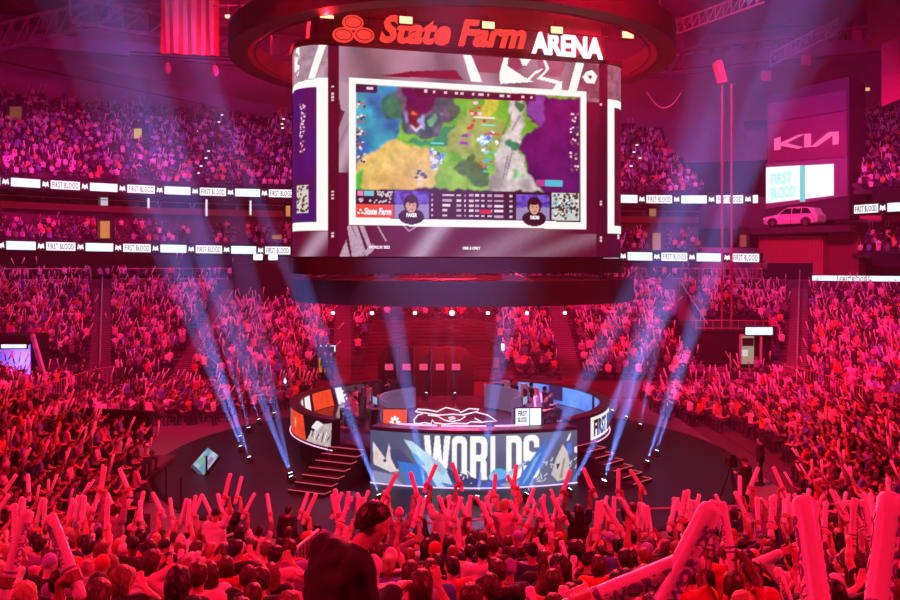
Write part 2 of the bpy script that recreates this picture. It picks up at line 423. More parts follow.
def hair_field(s, vox, style='short'):
    f = Field(vox); hd = s['head']; M = head_matrix(s); H = lambda *p: hd + M @ vec(*p); D = lambda *p: M @ vec(*p)
    if style in ('cap', 'beanie'):
        f.ell(H(0, -.012, .045), (.086, .106, .092), .02, 0, M)
        if style == 'cap':
            f.cap(H(-.045, .085, .032), H(.045, .085, .032), .012, .012, .01); f.cap(H(-.03, .135, .022), H(.03, .135, .022), .010, .010, .03)
            f.cap(H(-.035, .11, .027), H(.035, .11, .027), .012, .012, .02); f.cap(H(0, -.01, .135), H(0, -.01, .139), .008, .008, .004)
            f.cut(H(0, 0, .012), D(0, .05, -1))
        else:
            f.cap(H(0, -.03, .12), H(0, -.05, .14), .04, .03, .04); f.cut(H(0, 0, .0), D(0, .25, -1))
        return f
    r = {'short': .010, 'crop': .006, 'long': .016, 'bob': .016, 'bun': .010}[style]
    f.ell(H(0, -.016, .038), (.076 + r, .096 + r, .088 + r), .02, 0, M)
    f.ell(H(0, -.036, -.015), (.068 + r, .072 + r, .085 + r), .03, 0, M)
    if style in ('short', 'crop'):
        f.ell(H(0, -.066, -.055), (.056, .034, .055), .02, 0, M)
        for sg in (-1, 1): f.ell(H(sg * .056, -.045, -.035), (.024, .036, .055), .02, 0, M)
    if style == 'long':
        for x in (-.05, 0, .05): f.cap(H(x, -.075, .0), H(x * 1.3, -.105, -.27 + abs(x)), .05, .032, .04)
    if style == 'bob':
        for x in (-.06, 0, .06): f.cap(H(x, -.05, .0), H(x * 1.15, -.065 + abs(x) * .5, -.11), .05, .038, .04)
    if style == 'bun': f.ell(H(0, -.10, .10), (.045, .045, .042), .02, 0, M)
    f.cut(H(0, .062, .075), D(0, 1, -1.1)) if style in ('short', 'crop', 'bun') else f.cut(H(0, .066, .0), D(0, 1, -.55))
    return f
# ---------------------------------------------------------------- the hall: floor, stands, walls, ceiling
concrete = mat('concrete', (.20, .19, .20), .75, scale=3)
dark_conc = mat('dark_concrete', (.075, .07, .075), .8, scale=4)
black = mat('black_drape', (.012, .011, .013), .85, scale=9)
black_gloss = mat('black_gloss', (.006, .005, .007), .5, scale=5)
steel = mat('dark_steel', (.06, .055, .06), .45, .6, scale=8)
rail_m = mat('rail_metal', (.55, .52, .53), .35, .5)
pink_wall = mat('wall_paint', (.33, .30, .33), .8, scale=1.2)
grey_pl = mat('grey_plaster', (.24, .22, .24), .8, scale=2)
white_led = glow('white_led', (.92, .94, 1.0), 1.3)
cyan_led = glow('cyan_led', (.66, .88, 1.0), 1.35)
dark_ink = mat('dark_ink', (.015, .012, .02), .6, var=0)
warm_led = glow('warm_lit_doorway', (1.0, .55, .22), .55)
ST0, STEP, PITCH, NROW = 1.0, .17, .85, 29
def tdist(x, y):
    """distance outside the front line of the bowl (a rounded rectangle)"""
    dx, dy = max(abs(x) - 16, 0), max(y - 47, 0)
    return math.hypot(dx, dy) - 4
def tz(t): return ST0 + STEP * math.floor(max(t, 0) / PITCH)
NOTOWER = lambda x: not (23.5 < x < 35.0)
def ring(t, n=28, y0=26):
    """points of the bowl line at distance t, from the left end round the far side to the right end"""
    r = 4 + t; pts = [(-16 - r, y0 + (47 - y0) * i / 8) for i in range(8)]
    pts += [(-16 - r * math.cos(math.pi / 2 * i / n), 47 + r * math.sin(math.pi / 2 * i / n)) for i in range(n + 1)]
    pts += [(-16 + 32 * i / 16, 47 + r) for i in range(1, 16)]
    pts += [(16 + r * math.sin(math.pi / 2 * i / n), 47 + r * math.cos(math.pi / 2 * i / n)) for i in range(n + 1)]
    return pts + [(16 + r, 47 - (47 - y0) * i / 8) for i in range(1, 9)]
def band(mb, t0, z0, t1, z1, sh=0.0, clip=None):
    """a strip between two bowl lines; sh tilts its height along x"""
    A, B = ring(t0), ring(t1)
    for i in range(len(A) - 1):
        if clip and not clip((A[i][0] + A[i + 1][0]) / 2): continue
        q = [(A[i], z0), (A[i + 1], z0), (B[i + 1], z1), (B[i], z1)]
        mb.add([(p[0], p[1], z + sh * p[0]) for p, z in q], [(0, 1, 2, 3)])
def solid_band(mb, t0, t1, z0, z1, sh=0.0, clip=None):
    band(mb, t0, z0, t0, z1, sh, clip); band(mb, t0, z1, t1, z1, sh, clip); band(mb, t1, z1, t1, z0, sh, clip); band(mb, t1, z0, t0, z0, sh, clip)
def steps(name, t0, z0, dt, dz, n, m, sh=0.0, clip=None):
    mb = MB()
    for i in range(n):
        a, z = t0 + i * dt, z0 + i * dz
        band(mb, a, z, a + dt, z, sh, clip); band(mb, a + dt, z, a + dt, z + dz, sh, clip)
    return struct(name, mb, m)
# ground
struct('floor', MB().box((0, 50, -.05), (150, 160, .1)), mat('arena_floor', (.17, .155, .17), .42, scale=.8))
# lower bowl
steps('lower_bowl_slab', 0, ST0, PITCH, STEP, NROW, dark_conc)
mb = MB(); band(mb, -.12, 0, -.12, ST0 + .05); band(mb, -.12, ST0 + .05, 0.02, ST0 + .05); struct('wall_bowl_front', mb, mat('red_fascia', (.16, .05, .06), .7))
ZC = ST0 + NROW * STEP + .7                                            # concourse level behind the bowl
TC = NROW * PITCH
mb = MB(); band(mb, TC, ZC - .9, TC, ZC); band(mb, TC, ZC, TC + 9, ZC); struct('concourse_floor', mb, dark_conc)
SH = -.016
mb = MB(); band(mb, TC + 8.5, ZC - .2, TC + 8.5, ZC + 3.4, SH); struct('wall_concourse', mb, pink_wall)
# middle tier on top of the lower display ribbon
mb = MB(); band(mb, 27.2, 8.45, 27.2, 9.5, SH, NOTOWER); band(mb, 27.2, 8.45, 33, 8.45, SH, NOTOWER); band(mb, 27.2, 9.5, 27.6, 9.5, SH, NOTOWER); struct('trim_middle_fascia', mb, black)
steps('middle_tier_slab', 27.5, 9.15, .9, .36, 5, dark_conc, SH, NOTOWER)
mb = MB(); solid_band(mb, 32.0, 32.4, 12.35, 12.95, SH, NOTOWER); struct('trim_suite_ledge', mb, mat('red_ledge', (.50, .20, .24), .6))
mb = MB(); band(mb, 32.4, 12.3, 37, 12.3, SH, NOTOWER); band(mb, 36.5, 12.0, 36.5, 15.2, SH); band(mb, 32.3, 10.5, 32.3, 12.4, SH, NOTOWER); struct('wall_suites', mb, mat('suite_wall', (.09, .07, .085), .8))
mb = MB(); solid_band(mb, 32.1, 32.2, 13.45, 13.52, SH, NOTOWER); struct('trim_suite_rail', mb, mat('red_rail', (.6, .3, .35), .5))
# upper tier
mb = MB(); band(mb, 27.2, 13.7, 27.2, 14.85, SH, NOTOWER); band(mb, 27.2, 13.7, 37, 13.9, SH, NOTOWER); band(mb, 27.2, 14.85, 28, 14.85, SH, NOTOWER); struct('trim_upper_fascia', mb, black)
steps('upper_tier_slab', 28, 14.6, .85, .39, 27, dark_conc, SH, NOTOWER)
mb = MB(); band(mb, 51.2, 20, 51.2, 36); struct('wall_back', mb, pink_wall)
mb = MB(); mb.add([(-90, -40, 35), (90, -40, 35), (90, 120, 35), (-90, 120, 35)], [(0, 1, 2, 3)]); struct('ceiling', mb, mat('roof_deck', (.10, .085, .10), .85, scale=2))
mb = MB().box((0, -14, 17), (150, .3, 36)); struct('wall_near', mb, dark_conc)
# near stand, where the photograph is taken from: seat rows stepping down to the front railing
GZ = lambda d: 6.18 - .271 * d
NEAR0, NEARN = -3.05, 26
def near_ground(i): return GZ(NEAR0 + i * .85 + .4)
mb = MB()
for i in range(NEARN):
    y0 = NEAR0 + i * .85; z = near_ground(i)
    mb.box((0, y0 + .425, z - .6), (40, .85, 1.2))
    mb.box((-9.2, y0 + .17, z + .21), (13.6, .34, .40)); mb.box((9.4, y0 + .17, z + .21), (23, .34, .40))
struct('near_stand_slab', mb, dark_conc)
# aisle stairs of the lower bowl (start and end in plan)
AISLES = [((-20.2, 49.0), (-30.9, 75.6)), ((-16.4, 51.2), (-19.2, 75)), ((-6.6, 51.2), (-9.3, 75)), ((7.4, 51.2), (9.0, 75)), ((16.4, 51.2), (19.4, 75)), ((20.4, 50.0), (31.2, 75.8))]
stair_m = mat('stair_tread', (.17, .11, .12), .75)
for k, (a, b) in enumerate(AISLES):
    a, b = Vector(a), Vector(b); d = (b - a).normalized(); s = Vector((d.y, -d.x)); mb = MB(); n = int((b - a).length / .425)
    for i in range(n):
        p = a + d * (i * .425); t = tdist(p.x, p.y); z = ST0 + STEP * t / PITCH
        for q, dz in ((0.0, 0.0),):
            c = p + d * .21; mb.box((c.x, c.y, z - .05), (1.25, .40, .26), math.atan2(d.y, d.x) - math.pi / 2)
    tag(obj('aisle_stair', mb, stair_m), kind='structure')
    if k in (0, 1, 4, 5):
        h = thing('stair_handrail', 'steel handrail running up the %s aisle stair of the far bowl' % ordinal(k + 1), 'handrail', (a.x, a.y, ST0), group='bowl aisle handrails')
        off = s * (0 if k in (0, 5) else .7); mb = MB(); A = a + off + d; B = b + off - d
        mb.tube([(A.x, A.y, ST0 + STEP * tdist(A.x, A.y) / PITCH + .95), (B.x, B.y, ST0 + STEP * tdist(B.x, B.y) / PITCH + .95)], .05)
        obj('rail', mb, rail_m, h)
        for i in range(7):
            p = A + (B - A) * (i / 6); z = ST0 + STEP * tdist(p.x, p.y) / PITCH; obj('post', MB().cyl((p.x, p.y, z), (p.x, p.y, z + .95), .035, n=6), rail_m, h)
# railings
def railing(name, label, pts, h, m, group=None, bar=.9, thick=.03, fill=True, mid=True):
    o = thing(name, label, 'railing', pts[0], group=group); mb = MB()
    mb.tube([(p[0], p[1], p[2] + h) for p in pts], thick); obj('top_rail', mb, m, o)
    mb = MB(); mb.tube([(p[0], p[1], p[2] + .12) for p in pts], thick * .8); obj('bottom_rail', mb, m, o)
    mb = MB()
    for a, b in zip(pts[:-1], pts[1:]):
        a, b = Vector(a), Vector(b); n = max(1, int((b - a).length / bar))
        for i in range(n + 1):
            p = a + (b - a) * (i / n); mb.cyl(p, p + Vector((0, 0, h)), thick * .7, n=5)
    obj('baluster', mb, m, o); o.children[-1]['kind'] = 'stuff'
    return o
pr = mat('concourse_rail_metal', (.62, .50, .52), .5)
def arc_pts(t, px0, px1, z):
    pts = [p for p in ring(t, n=60) if px0 <= 450 + p[0] / p[1] * 850 <= px1]
    return [(p[0], p[1], z) for p in pts]
for a, b, nm in ((-40, 96, 'far left of the corner stair'), (113, 232, 'between the corner stair and the black camera deck'), (610, 655, 'behind the hanging ring, right of the scoreboard'), (668, 770, 'right of the scoreboard, up to the car display')):
    railing('concourse_railing', 'concourse railing on top of the bowl, ' + nm, arc_pts(TC + .1, a, b, ZC), 1.0, pr, 'concourse railings', bar=1.3, thick=.04)
for sgn, nm in ((-1, 'left'), (1, 'right')):
    pts = [(sgn * 20.1, y, ST0) for y in (30, 34, 38, 42, 46)] + [(sgn * (16 + 4.1 * math.cos(a)), 47 + 4.1 * math.sin(a), ST0) for a in (0, .3, .6)]
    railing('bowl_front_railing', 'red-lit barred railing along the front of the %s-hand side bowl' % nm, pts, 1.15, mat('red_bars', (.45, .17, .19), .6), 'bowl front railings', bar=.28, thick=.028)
# front railing of the near stand
pts = [P(360, 524, 19.3), P(443, 522, 19.6), P(550, 515, 20.2), P(640, 509, 20.7), P(735, 506, 20.9), P(915, 503, 21.2)]
pts = [(p.x, p.y, p.z - 1.1) for p in pts]
railing('stand_railing', 'pink-lit front railing of the near stand, before the dark stage floor', pts, 1.1, rail_m, bar=1.5, thick=.028)
sr = railing('stair_railing', 'white-lit stair railing rising by the aisle at the left end of the near stand', [tuple(P(172, 557, 15.0) - Vector((0, 0, .95))), tuple(P(233, 534, 17.6) - Vector((0, 0, .95))), tuple(P(262, 548, 17.9) - Vector((0, 0, .95)))], .95, rail_m, 'near stand stair railings', bar=.3)
sr = railing('stair_railing', 'short white-lit stair railing beside the man in the black hoodie', [tuple(P(287, 556, 13.5) - Vector((0, 0, .95))), tuple(P(318, 530, 15.5) - Vector((0, 0, .95)))], .95, rail_m, 'near stand stair railings', bar=.22)
# roof steel
def girder(label, a, b, w, m, lat=True, n=10):
    o = thing('roof_truss', label, 'truss', a, group='roof trusses'); a, b = Vector(a), Vector(b)
    up = Vector((0, 0, w))
    mb = MB().bar(a, b, w * .14); obj('lower_chord', mb, m, o)
    mb = MB().bar(a + up, b + up, w * .14); obj('upper_chord', mb, m, o)
    mb = MB()
    for i in range(n):
        p, q = a + (b - a) * (i / n), a + (b - a) * ((i + 1) / n)
        mb.bar(p, q + up, w * .08); mb.bar(p + up, p, w * .08)
    q = obj('web', mb, m, o); q['kind'] = 'stuff'
    return o
roof = mat('roof_steel', (.10, .075, .095), .65)
girder('long pale roof truss sloping over the upper stand, left of the hanging flag', P(70, 22, 78), P(300, 60, 92), 2.2, roof)
girder('roof truss crossing the dark corner above the upper left stand', P(-20, 55, 70), P(120, 18, 84), 2.2, roof)
girder('thin lighting truss rising to the right from the scoreboard halo', P(655, 42, 60), P(765, 2, 54), .9, roof, n=14)
girder('roof truss slanting above the car maker tower', P(770, 66, 70), P(838, 33, 62), 1.0, roof, n=12)
girder('roof truss behind the hanging flag with small lamps on it', P(110, 14, 66), P(230, 20, 66), .8, roof, n=14)
girder('roof truss high on the right above the championship banner', P(640, 78, 92), P(900, 48, 80), 2.4, roof, n=16)
mb = MB()
for k in range(9):
    x = -56 + k * 14; mb.box((x, 55, 33.8), (.5, 110, 1.6))
for k in range(8): mb.box((0, 20 + k * 12, 34.3), (150, .35, .8))
struct('ceiling_beam', mb, roof)
for k, (a, b) in enumerate((((-64, 60, 27), (-8, 98, 30)), ((64, 62, 27), (14, 98, 30)), ((-60, 76, 31), (-20, 96, 25)))):
    mb = MB().bar(a, b, .9, 1.3); struct('ceiling_beam', mb, roof)
# ---------------------------------------------------------------- display ribbons round the bowl
def ribbon_points(t, px0, px1):
    return [Vector((p[0], p[1], 0)) for p in ring(t, n=120) if px0 - 12 <= 450 + p[0] / p[1] * 850 <= px1 + 12]
FB = text_mb('FIRST BLOOD', h=.56, width=2.04, bold=.016, depth=.02, spacing=1.14)
EMB = [[(-.30, -.22), (-.22, .25), (-.08, .12), (.08, .12), (.22, .25), (.30, -.22), (.1, -.1), (0, -.26), (-.1, -.1)], [(-.05, .0), (.05, .0), (0, -.12)]]
def ribbon(label, pts, zc, h, offset, pattern='FECE', group='display ribbons'):
    """a lit ribbon along pts: white panels reading FIRST BLOOD, dark panels with a small emblem, pale blue panels"""
    L = [0.0]
    for a, b in zip(pts[:-1], pts[1:]): L.append(L[-1] + (b - a).length)
    def at(s):
        s = min(max(s, 0), L[-1] - 1e-4); i = max(j for j in range(len(L)) if L[j] <= s); i = min(i, len(pts) - 2)
        a, b = pts[i], pts[i + 1]; d = (b - a).normalized(); return a + d * (s - L[i]), d, Vector((d.y, -d.x, 0))
    zf = zc if callable(zc) else (lambda x: zc)
    def W(s, out, z): p, d, n = at(s); return p + n * out + Vector((0, 0, zf(p.x) + z))
    def panel(mb, s0, s1, z0, z1, out, th=.03):
        n = max(1, int((s1 - s0) / 1.2))
        for i in range(n):
            a, b = s0 + (s1 - s0) * i / n, s0 + (s1 - s0) * (i + 1) / n
            vs = [W(a, out - th, z0), W(b, out - th, z0), W(b, out - th, z1), W(a, out - th, z1), W(a, out, z0), W(b, out, z0), W(b, out, z1), W(a, out, z1)]
            mb.add(vs, [(3, 2, 1, 0), (4, 5, 6, 7), (0, 1, 5, 4), (1, 2, 6, 5), (2, 3, 7, 6), (3, 0, 4, 7)])
    o = thing('display_ribbon', label, 'LED ribbon', W(L[-1] / 2, 0, -h / 2), group=group)
    mb = MB(); panel(mb, 0, L[-1], -h / 2 - .06, h / 2 + .06, 0.0, .15); obj('housing', mb, black, o)
    letters, emblems = MB(), MB(); s = offset; k = 0; wid = {'F': 2.36, 'E': .76, 'C': 2.30}
    while s < L[-1]:
        c = pattern[k % len(pattern)]; w = wid[c]; a, b = max(s, 0), min(s + w, L[-1])
        if b > a + .05:
            if c == 'F':
                white = MB(); panel(white, a + .03, b - .03, -h / 2, h / 2, .04); wp_ = obj('white_panel', white, white_led, o)
                t = MB(); mid = s + w / 2
                if s >= -.05 and s + w <= L[-1] + .05: t.add([W(mid + v[0], .055 - v[1], (v[2] - .28) * h / .8) for v in FB.v], FB.f); obj('lettering', t, dark_ink, wp_)
            elif c == 'C': pale = MB(); panel(pale, a + .03, b - .03, -h / 2, h / 2, .04); obj('pale_panel', pale, cyan_led, o)
            elif s >= 0 and s + w <= L[-1]:
                for lp in EMB:
                    mid = s + w / 2; n = len(lp)
                    emblems.add([W(mid + p[0] * .85, .05, p[1] * 1.05) for p in lp] + [W(mid + p[0] * .85, .02, p[1] * 1.05) for p in lp], [tuple(range(n))] + [(i, (i + 1) % n, n + (i + 1) % n, n + i) for i in range(n)])
        s += w; k += 1
    if emblems.v: obj('emblem', emblems, white_led, o)
    return o
zu, zl = (lambda x: 14.25 + SH * x), (lambda x: 9.0 + SH * x)
ribbon('upper lit ribbon reading FIRST BLOOD, left of the scoreboard, under the top stand', ribbon_points(27.0, -20, 300), zu, .70, -.2)
ribbon('upper lit ribbon reading FIRST BLOOD, between the scoreboard and the car maker tower', ribbon_points(27.0, 612, 748), zu, .72, -2.2)
ribbon('lower lit ribbon reading FIRST BLOOD, left of the scoreboard, above the concourse', ribbon_points(27.0, -20, 300), zl, .70, -.55)
ribbon('lower lit ribbon reading FIRST BLOOD, right of the scoreboard, ending beside the red kiosk', ribbon_points(27.0, 612, 752), zl, .74, -.85)
ribbon('lit ribbon reading FIRST BLOOD right of the car maker tower, high on the side stand', [P(852, 210.5, 74), P(877, 207.5, 72), P(915, 203.5, 69)] and [Vector((P(x, 0, d).x, d, 0)) for x, d in ((851, 74), (880, 71.5), (915, 69))], 12.75, .72, -2.75, 'CEFE')
o = ribbon('low pale ribbon screen in front of the right-hand side stand seats', [Vector((P(x, 0, d).x, d, 0)) for x, d in ((812, 72), (860, 70), (920, 67.5))], 6.75, .62, -.3, 'CFC')
def small_ribbon(label, px0, px1, py, Y, hpx, pattern, off=0.0):
    k = Y / 850; a, b = P(px0, py, Y), P(px1, py, Y); a.z = b.z = 0
    return ribbon(label, [a, b], P(0, py, Y).z, hpx * k, off, pattern, group='gate header screens')
small_ribbon('small FIRST BLOOD header screen above the violet-lit gate at the left edge', -20, 27, 343.5, 47, 9, 'FECEF'[2:] + 'F', -1.9)
small_ribbon('small white header screen above the lit tunnel gate on the right', 745, 777, 331, 53.4, 7.5, 'CEF', -.55)
small_ribbon('tiny header screen above the yellow-lit gate behind the stage, left', 317.5, 336, 349, 53, 7, 'EC', .0)
small_ribbon('tiny header screen above the gate behind the stage, right', 490, 505, 347, 53, 7, 'EC', -.1)

# ---------------------------------------------------------------- picture painter for LED faces (fixed artwork in metres on the face)
class Art:
    def __init__(s, x0, x1, z0, z1, step, base):
        s.nx, s.nz = int((x1 - x0) / step) + 1, int((z1 - z0) / step) + 1
        s.x = np.linspace(x0, x1, s.nx); s.z = np.linspace(z0, z1, s.nz); s.X, s.Z = np.meshgrid(s.x, s.z, indexing='ij'); s.C = np.ones((s.nx, s.nz, 3)) * np.array(base)
    warp = 0.0
    def mask(s, poly):
        m = np.zeros(s.X.shape, bool); n = len(poly)
        if s.warp: return s.mask_at(poly, s.X + s.warp * (s.wx - .5), s.Z + s.warp * (s.wz - .5))
        return s.mask_at(poly, s.X, s.Z)
    def mask_at(s, poly, X, Z):
        m = np.zeros(X.shape, bool); n = len(poly)
        for i in range(n):
            (x1, z1), (x2, z2) = poly[i], poly[(i + 1) % n]
            if z1 == z2: continue
            c = ((Z < z1) != (Z < z2)) & (X < (x2 - x1) * (Z - z1) / (z2 - z1) + x1); m ^= c
        return m
    def poly(s, poly, col, noise=0.0, seed=0, scale=1.0, col2=None):
        m = s.mask(poly); s.fill(m, col, noise, seed, scale, col2); return m
    def noise(s, seed, scale):
        r = np.random.default_rng(seed); out = np.zeros(s.X.shape)
        for o in range(4):
            k = scale * 2 ** o; g = r.random((64, 64)); u = (s.X * k) % 63; v = (s.Z * k) % 63
            i, j = u.astype(int), v.astype(int); fu, fv = u - i, v - j; fu, fv = fu * fu * (3 - 2 * fu), fv * fv * (3 - 2 * fv)
            out += ((g[i, j] * (1 - fu) + g[i + 1, j] * fu) * (1 - fv) + (g[i, j + 1] * (1 - fu) + g[i + 1, j + 1] * fu) * fv) / 2 ** o
        return out / 1.875
    def fill(s, m, col, noise=0.0, seed=0, scale=1.0, col2=None):
        col = np.array(col)
        if col2 is not None: t = np.clip((s.noise(seed, scale)[m] - .5) * 3 + .5, 0, 1)[:, None]; c = col * (1 - t) + np.array(col2) * t
        else: c = np.ones((m.sum(), 3)) * col
        if noise: c = c * (1 + noise * (s.noise(seed + 5, scale * 2)[m] - .5) * 2)[:, None]
        s.C[m] = np.clip(c, 0, 2)
    def ell(s, c, r, col, **k):
        dx, dz = (s.warp * (s.wx - .5), s.warp * (s.wz - .5)) if s.warp else (0, 0); m = ((s.X + dx - c[0]) / r[0]) ** 2 + ((s.Z + dz - c[1]) / r[1]) ** 2 < 1; s.fill(m, col, **k); return m
    def line(s, a, b, w, col):
        a, b = np.array(a), np.array(b); d = b - a; t = np.clip(((s.X - a[0]) * d[0] + (s.Z - a[1]) * d[1]) / (d @ d), 0, 1)
        s.fill(np.hypot(s.X - a[0] - t * d[0], s.Z - a[1] - t * d[1]) < w / 2, col)
    def rect(s, x0, x1, z0, z1, col, **k): s.fill((s.X >= x0) & (s.X <= x1) & (s.Z >= z0) & (s.Z <= z1), col, **k)
    def blur(s, m, n=1):
        for _ in range(n):
            p = np.pad(s.C, ((1, 1), (1, 1), (0, 0)), 'edge'); b = (p[:-2, 1:-1] + p[2:, 1:-1] + p[1:-1, :-2] + p[1:-1, 2:] + 2 * s.C) / 6; s.C[m] = b[m]
    def obj(s, name, fn, m, parent):
        V = np.array([fn(x, z) for x, z in zip(s.X.ravel(), s.Z.ravel())])
        i = np.arange(s.nx * s.nz).reshape(s.nx, s.nz); F = np.stack([i[:-1, :-1], i[1:, :-1], i[1:, 1:], i[:-1, 1:]], -1).reshape(-1, 4)
        return np_obj(name, V, F, m, parent, colors=s.C.reshape(-1, 3))
led_pic = attr_mat('led_picture', emission=1.0)

# ---------------------------------------------------------------- the hanging scoreboard
TH = R(15.9); BC = P(466.2, 262, 32.6); BC.z = 0                         # centre of the long face, and its turn
board = thing('scoreboard', 'huge rounded video scoreboard hanging over the stage, showing the game broadcast', 'scoreboard', BC, TH)
ux = Vector((math.cos(TH), math.sin(TH), 0)); nn = Vector((math.sin(TH), -math.cos(TH), 0))
def U(px, py):
    """photograph point on the long face -> (u, z) in metres on the face"""
    d = Vector(((px - 450) / FPX, 1, -(py - HOR) / FPX)); t = nn.dot(BC) / nn.dot(Vector((d.x, d.y, 0))); p = d * t
    return ((p - BC).dot(ux), p.z + CAMZ)
def UP(*pp): return [U(*p) for p in pp]
UL, UR = U(328, 200)[0], U(605, 200)[0]; RC = 1.1; DEP = 1.2
ZT, ZB = U(466, 55)[1], U(466, 257.5)[1]
def wrap(u, out=0.0):
    """position along the rounded outline: flat long face between UL and UR, round corners, short sides -> local x, y"""
    def corner(a, cx, sg): return (cx + sg * (RC + out) * math.sin(a), RC - (RC + out) * math.cos(a))
    q = RC * math.pi / 2
    if UL <= u <= UR: return (u, -out)
    if u > UR:
        s = u - UR
        if s < q: return corner(s / RC, UR, 1)
        return (UR + RC + out, RC + s - q)
    s = UL - u
    if s < q: return corner(s / RC, UL, -1)
    return (UL - RC - out, RC + s - q)
q = RC * math.pi / 2
def outline(out): 
    us = [UL - q - DEP] + [UL - q * (1 - i / 10) for i in range(11)] + [UL + (UR - UL) * i / 6 for i in range(1, 7)] + [UR + q * i / 10 for i in range(1, 11)] + [UR + q + DEP]
    p = [wrap(u, out) for u in us]; y = p[-1][1]
    for i in range(1, 8): p.append((p[-1][0] - RC * .3 * math.sin(i / 8 * 1.57) * .5, y + RC * i / 8))
    return p + [(2 * (UL + UR) / 2 - a, b) for a, b in reversed(p[-7:])]
def hull(name, z0, z1, out, m, steps_=None):
    a = outline(out); n = len(a); mb = MB()
    mb.add([(x, y, z0) for x, y in a] + [(x, y, z1) for x, y in a], [tuple(range(n)), tuple(range(2 * n - 1, n - 1, -1))] + [(i, (i + 1) % n, n + (i + 1) % n, n + i) for i in range(n)])
    return obj(name, mb, m, board, local=True)
hull('cabinet', ZB, ZT, 0.0, black)
hull('lower_skirt', ZB - .62, ZB - .02, .10, black_gloss)
hull('top_cap', ZT + .02, ZT + .25, .08, steel)
W_ = (1.0, .985, .95); MAR = lin(92, 12, 48)
A = Art(UL - q - .5, UR + q + .5, ZB + .03, ZT, .031, MAR)
# satin drapery at the top and diagonal grey folds at the foot of the face
px_u = lambda px: U(px, 200)[0]
v = (A.Z - ZB) / (ZT - ZB)
fold = A.noise(3, .55); wv = .5 + .5 * np.sin(A.X * 2.2 + A.Z * 1.1 + 4 * fold)
top = v > .80
A.C[top] = (np.array(lin(150, 118, 138)) * (0.55 + .75 * wv[top])[:, None])
g1 = np.exp(-((A.X - U(425, 245)[0] - (A.Z - U(0, 245)[1]) * .75) / .42) ** 2) * (v < .17); g2 = np.exp(-((A.X - U(500, 245)[0] - (A.Z - U(0, 245)[1]) * 1.9) / 1.0) ** 2) * (v < .17) * .45
g3 = np.exp(-((A.X - U(560, 250)[0] - (A.Z - U(0, 245)[1]) * 3.0) / 1.0) ** 2) * (v < .12) * .35
g4 = np.exp(-((A.X - U(341, 160)[0] - (A.Z - U(341, 160)[1]) * .4) / .35) ** 2) * (A.X > U(338.5, 0)[0]) * (A.X < U(349, 0)[0]) * (v < .72) * (v > .40)
for g in (g1, g2, g3): A.C = A.C * (1 - g[..., None]) + np.array(lin(176, 150, 172)) * g[..., None] * (.85 + .3 * A.noise(9, 9))[..., None]
A.C = A.C * (1 - g4[..., None]) + np.array(lin(185, 160, 180)) * g4[..., None]
A.poly(UP((338, 130), (349, 100), (349, 120), (338, 145)), lin(165, 140, 155)); A.poly(UP((338.5, 96), (341, 110), (349, 113), (349, 84), (338.5, 80)), lin(178, 150, 165))
A.poly(UP((380, 76), (410, 71.5), (455, 70), (463, 80), (420, 78)), lin(125, 8, 45))
A.poly(UP((462, 55), (480, 50), (515, 56), (525, 66), (508, 74), (478, 72)), lin(140, 62, 88)); A.poly(UP((535, 54), (568, 58), (560, 78), (540, 76)), lin(150, 90, 115), noise=.3, scale=3); A.poly(UP((578, 62), (604, 66), (604, 100), (590, 98), (575, 80)), lin(112, 70, 92), noise=.6, scale=4)
# white emblem strokes above the picture frame
for pl in (((461, 49), (469, 50.5), (482, 82), (471, 82)), ((505, 53), (509, 53), (507, 66), (522, 76), (533, 82), (500, 84), (499, 74)), ((517, 54), (533, 56), (528, 63), (526, 66), (522, 66), (521, 62)),
           ((541, 56), (544, 57), (549, 69), (542, 77), (562, 82), (561, 92), (552, 90), (556, 84), (537, 79), (546, 69)), ((576, 61), (584, 62), (576, 92), (568, 91)),
           ((526, 80), (534, 72), (543, 68), (541, 71), (534, 75), (530, 80)), ((586, 72), (592, 70), (597, 76), (594, 84), (586, 83), (582, 77))): A.poly(UP(*pl), W_)
A.poly(UP((587, 75), (592, 76), (590, 80)), MAR)
for pl in (((347, 226), (351, 226), (364, 256), (352, 257)), ((352, 226), (357, 226), (365, 250), (373, 243), (374, 250), (366, 256.5), (361, 250)), ((359, 226), (364, 226), (372, 248), (368, 248)), ((339, 257), (346, 240), (350, 257))): A.poly(UP(*pl), lin(186, 160, 180), noise=.25, scale=6)
for a, b in (((378, 227), (386, 241)), ((404, 226), (409, 231)), ((409, 231), (417, 226))): A.line(U(*a), U(*b), .05, lin(190, 165, 180))
# the picture frame and the broadcast
A.poly(UP((348.7, 77.3), (586, 91.8), (586, 229.2), (348.7, 225)), W_)
G = UP((355.3, 84), (580.6, 97), (580.6, 222), (355.3, 217.7)); A.poly(G, lin(45, 10, 45))
def GP(*pp): return UP(*pp)
PIC = A.mask(GP((355.3, 84), (580.6, 97), (580.6, 193), (355.3, 189.5)))
OLD = A.C.copy(); A.wx, A.wz = A.noise(71, 1.7), A.noise(72, 1.7); A.warp = .75
A.poly(GP((355.3, 84), (580.6, 97), (580.6, 193), (355.3, 189.5)), lin(86, 160, 38), col2=lin(140, 185, 60), seed=2, scale=.9, noise=.25)
A.poly(GP((430, 100), (470, 100), (465, 130), (440, 160), (415, 150), (410, 140)), lin(95, 175, 45), noise=.3, scale=2)
A.poly(GP((484, 95), (494, 96), (489, 120), (478, 122)), lin(190, 185, 60)); A.poly(GP((446, 128), (470, 115), (500, 120), (505, 150), (470, 160), (440, 150)), lin(150, 165, 85), noise=.35, scale=2)
A.poly(GP((355.3, 158), (376, 142), (392, 136), (408, 146), (432, 152), (442, 166), (432, 191), (355.3, 189.5)), lin(206, 160, 84), col2=lin(222, 186, 110), seed=4, scale=.8, noise=.15)
